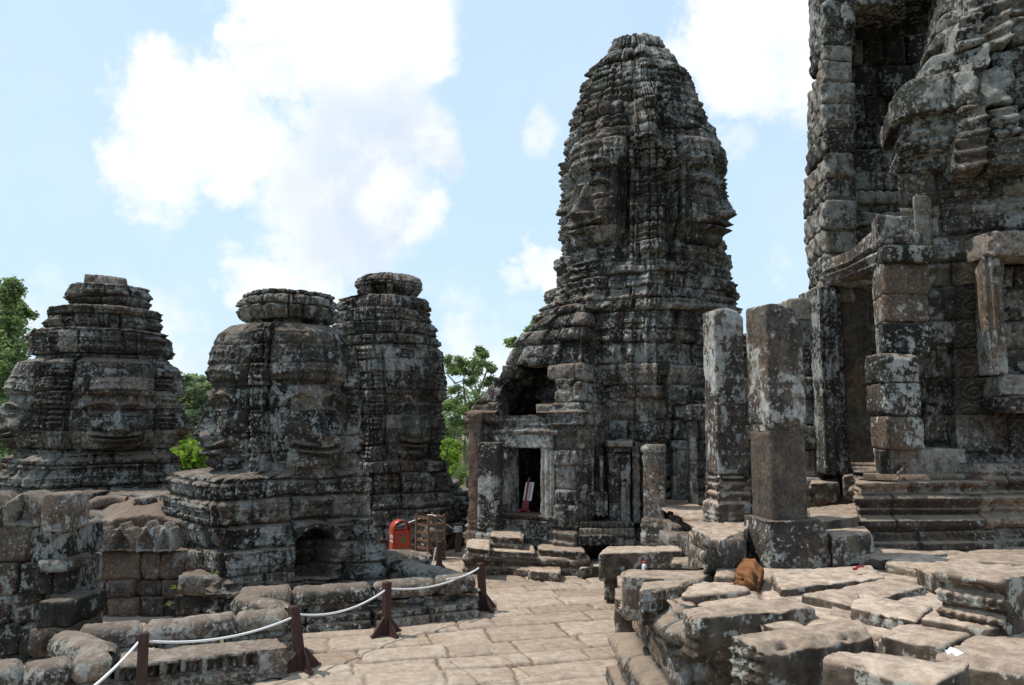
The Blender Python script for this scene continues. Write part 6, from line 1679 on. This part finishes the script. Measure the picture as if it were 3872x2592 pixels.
def door_sign():
    Y = 16.95; c = at_Y(1978, 1945, Y); zb = 1.05
    zb = at_Y(1978, 1944, Y)[2]
    root = thing('leaning_sign', 'dark red stand with a white sign board, leaning inside the porch doorway', 'sign', (float(c[0]), float(c[1]), zb))
    M = Vector((0.0, 0, 0))
    lean = np.array([.13, .06])
    def P(x, y, z): return (c[0] + x + lean[0] * z / .75, c[1] + y + lean[1] * z / .75, zb + z)
    mb = MB(); V = [P(x, y, z) for z in (.10, .76) for (x, y) in ((-.022, -.02), (.022, -.02), (.022, .02), (-.022, .02))]; mb.add(V, box_faces()); mb.build('upright', M_SIGN, root, smooth=False)
    for (x0, x1) in ((-.05, -.02), (.022, .09)):
        mb = MB(); V = [P(x, y, z) for z in (.05, .28) for (x, y) in ((x0, -.03), (x1, -.03), (x1, .03), (x0, .03))]; mb.add(V, box_faces()); mb.build('brace', M_SIGN, root, smooth=False)
    for (dx, dy) in ((-.10, -.10), (.10, -.10), (-.05, .1)):
        mb = MB(); tube(mb, [P(0, 0, .09), P(dx * .7, dy * .7, .085), P(dx * 1.15, dy * 1.1, .06), P(dx * 1.35, dy * 1.3, .01)], [.035, .038, .038, .03], 8); mb.build('foot', M_SIGN, root)
    mb = MB(); V = [P(x, y, z) for z in (.27, .66) for (x, y) in ((-.05, .022), (.13, .022), (.13, .036), (-.05, .036))]; mb.add(V, box_faces()); mb.build('sign_board', M_WHITE, root, smooth=False)
    mb = MB()
    for (x0, x1, z0, z1) in ((.062, .082, .32, .61), (.03, .062, .595, .61), (.04, .062, .455, .47), (.03, .062, .32, .335)):
        V = [P(x, y, z) for z in (z0, z1) for (x, y) in ((x0, .016), (x1, .016), (x1, .021), (x0, .021))]; mb.add(V, box_faces())
    mb.build('sign_marking', M_PINK, root, smooth=False)
door_sign()
def litter():
    c = at_z(2437, 2162, 1.20); c = at_Y(2437, 2150, 10.0); z0 = c[2] - .12
    k = at_Y(2437, 2123, 10.0)[2]
    root = thing('plastic_bottle', 'small clear plastic bottle with a red cap, half hidden behind a block', 'bottle', (float(c[0]), float(c[1]), float(z0)))
    def lathe(name, prof, mat):
        mb = MB(); n = 20; V = []
        for (r, z) in prof: V += [(c[0] + r * math.cos(a), c[1] + r * math.sin(a), z) for a in np.linspace(0, 2 * math.pi, n, endpoint=False)]
        V.append((c[0], c[1], prof[-1][1])); m = len(prof)
        mb.add(V, grid_quads(m, n, True), [(m * n, (m - 1) * n + i, (m - 1) * n + (i + 1) % n) for i in range(n)]); mb.build(name, mat, root)
    lathe('bottle_body', [(.030, z0), (.033, z0 + .01), (.033, k - .065), (.031, k - .05), (.022, k - .034), (.014, k - .026), (.013, k - .020)], M_BOTTLE)
    lathe('cap', [(.019, k - .025), (.0195, k - .004), (.017, k)], M_CAP)
    a = at_z(3228, 2150, 1.475); mb = MB()
    pts = [at_z(x, y, 1.462 + z) for (x, y, z) in ((3228, 2153, .02), (3236, 2152, .02), (3242, 2146, .03), (3250, 2142, .035), (3258, 2141, .03), (3265, 2143, .015))]
    tube(mb, pts, [.014, .014, .013, .013, .012, .008], 8); o = mb.build('ribbon', M_RIBBON); tag(o, 'curled crimson ribbon scrap lying on a flat slab', 'ribbon')
    mb = MB(); tube(mb, [at_Y(3229, 1968, 11.0), at_Y(3234, 1938, 11.05)], .014, 6); o = mb.build('drinking_straw', M_PINK); tag(o, 'pink straw stuck upright at the foot of the tower base', 'straw')
    p = at_z(3605, 2478, 1.535); mb = MB()
    V = []
    for i in range(5):
        for j in range(4): V.append((p[0] - .05 + i * .025, p[1] - .03 + j * .02, p[2] + .012 + .012 * math.sin(i * 2.1 + j) + .006 * j))
    mb.add(V, grid_quads(5, 4)[:, ::-1]); V2 = np.array(V) - np.array([0, 0, .002]); mb.add(V2, grid_quads(5, 4))
    o = mb.build('paper_scrap', M_WHITE); tag(o, 'crumpled white paper scrap on the lower right slab', 'paper')
litter()
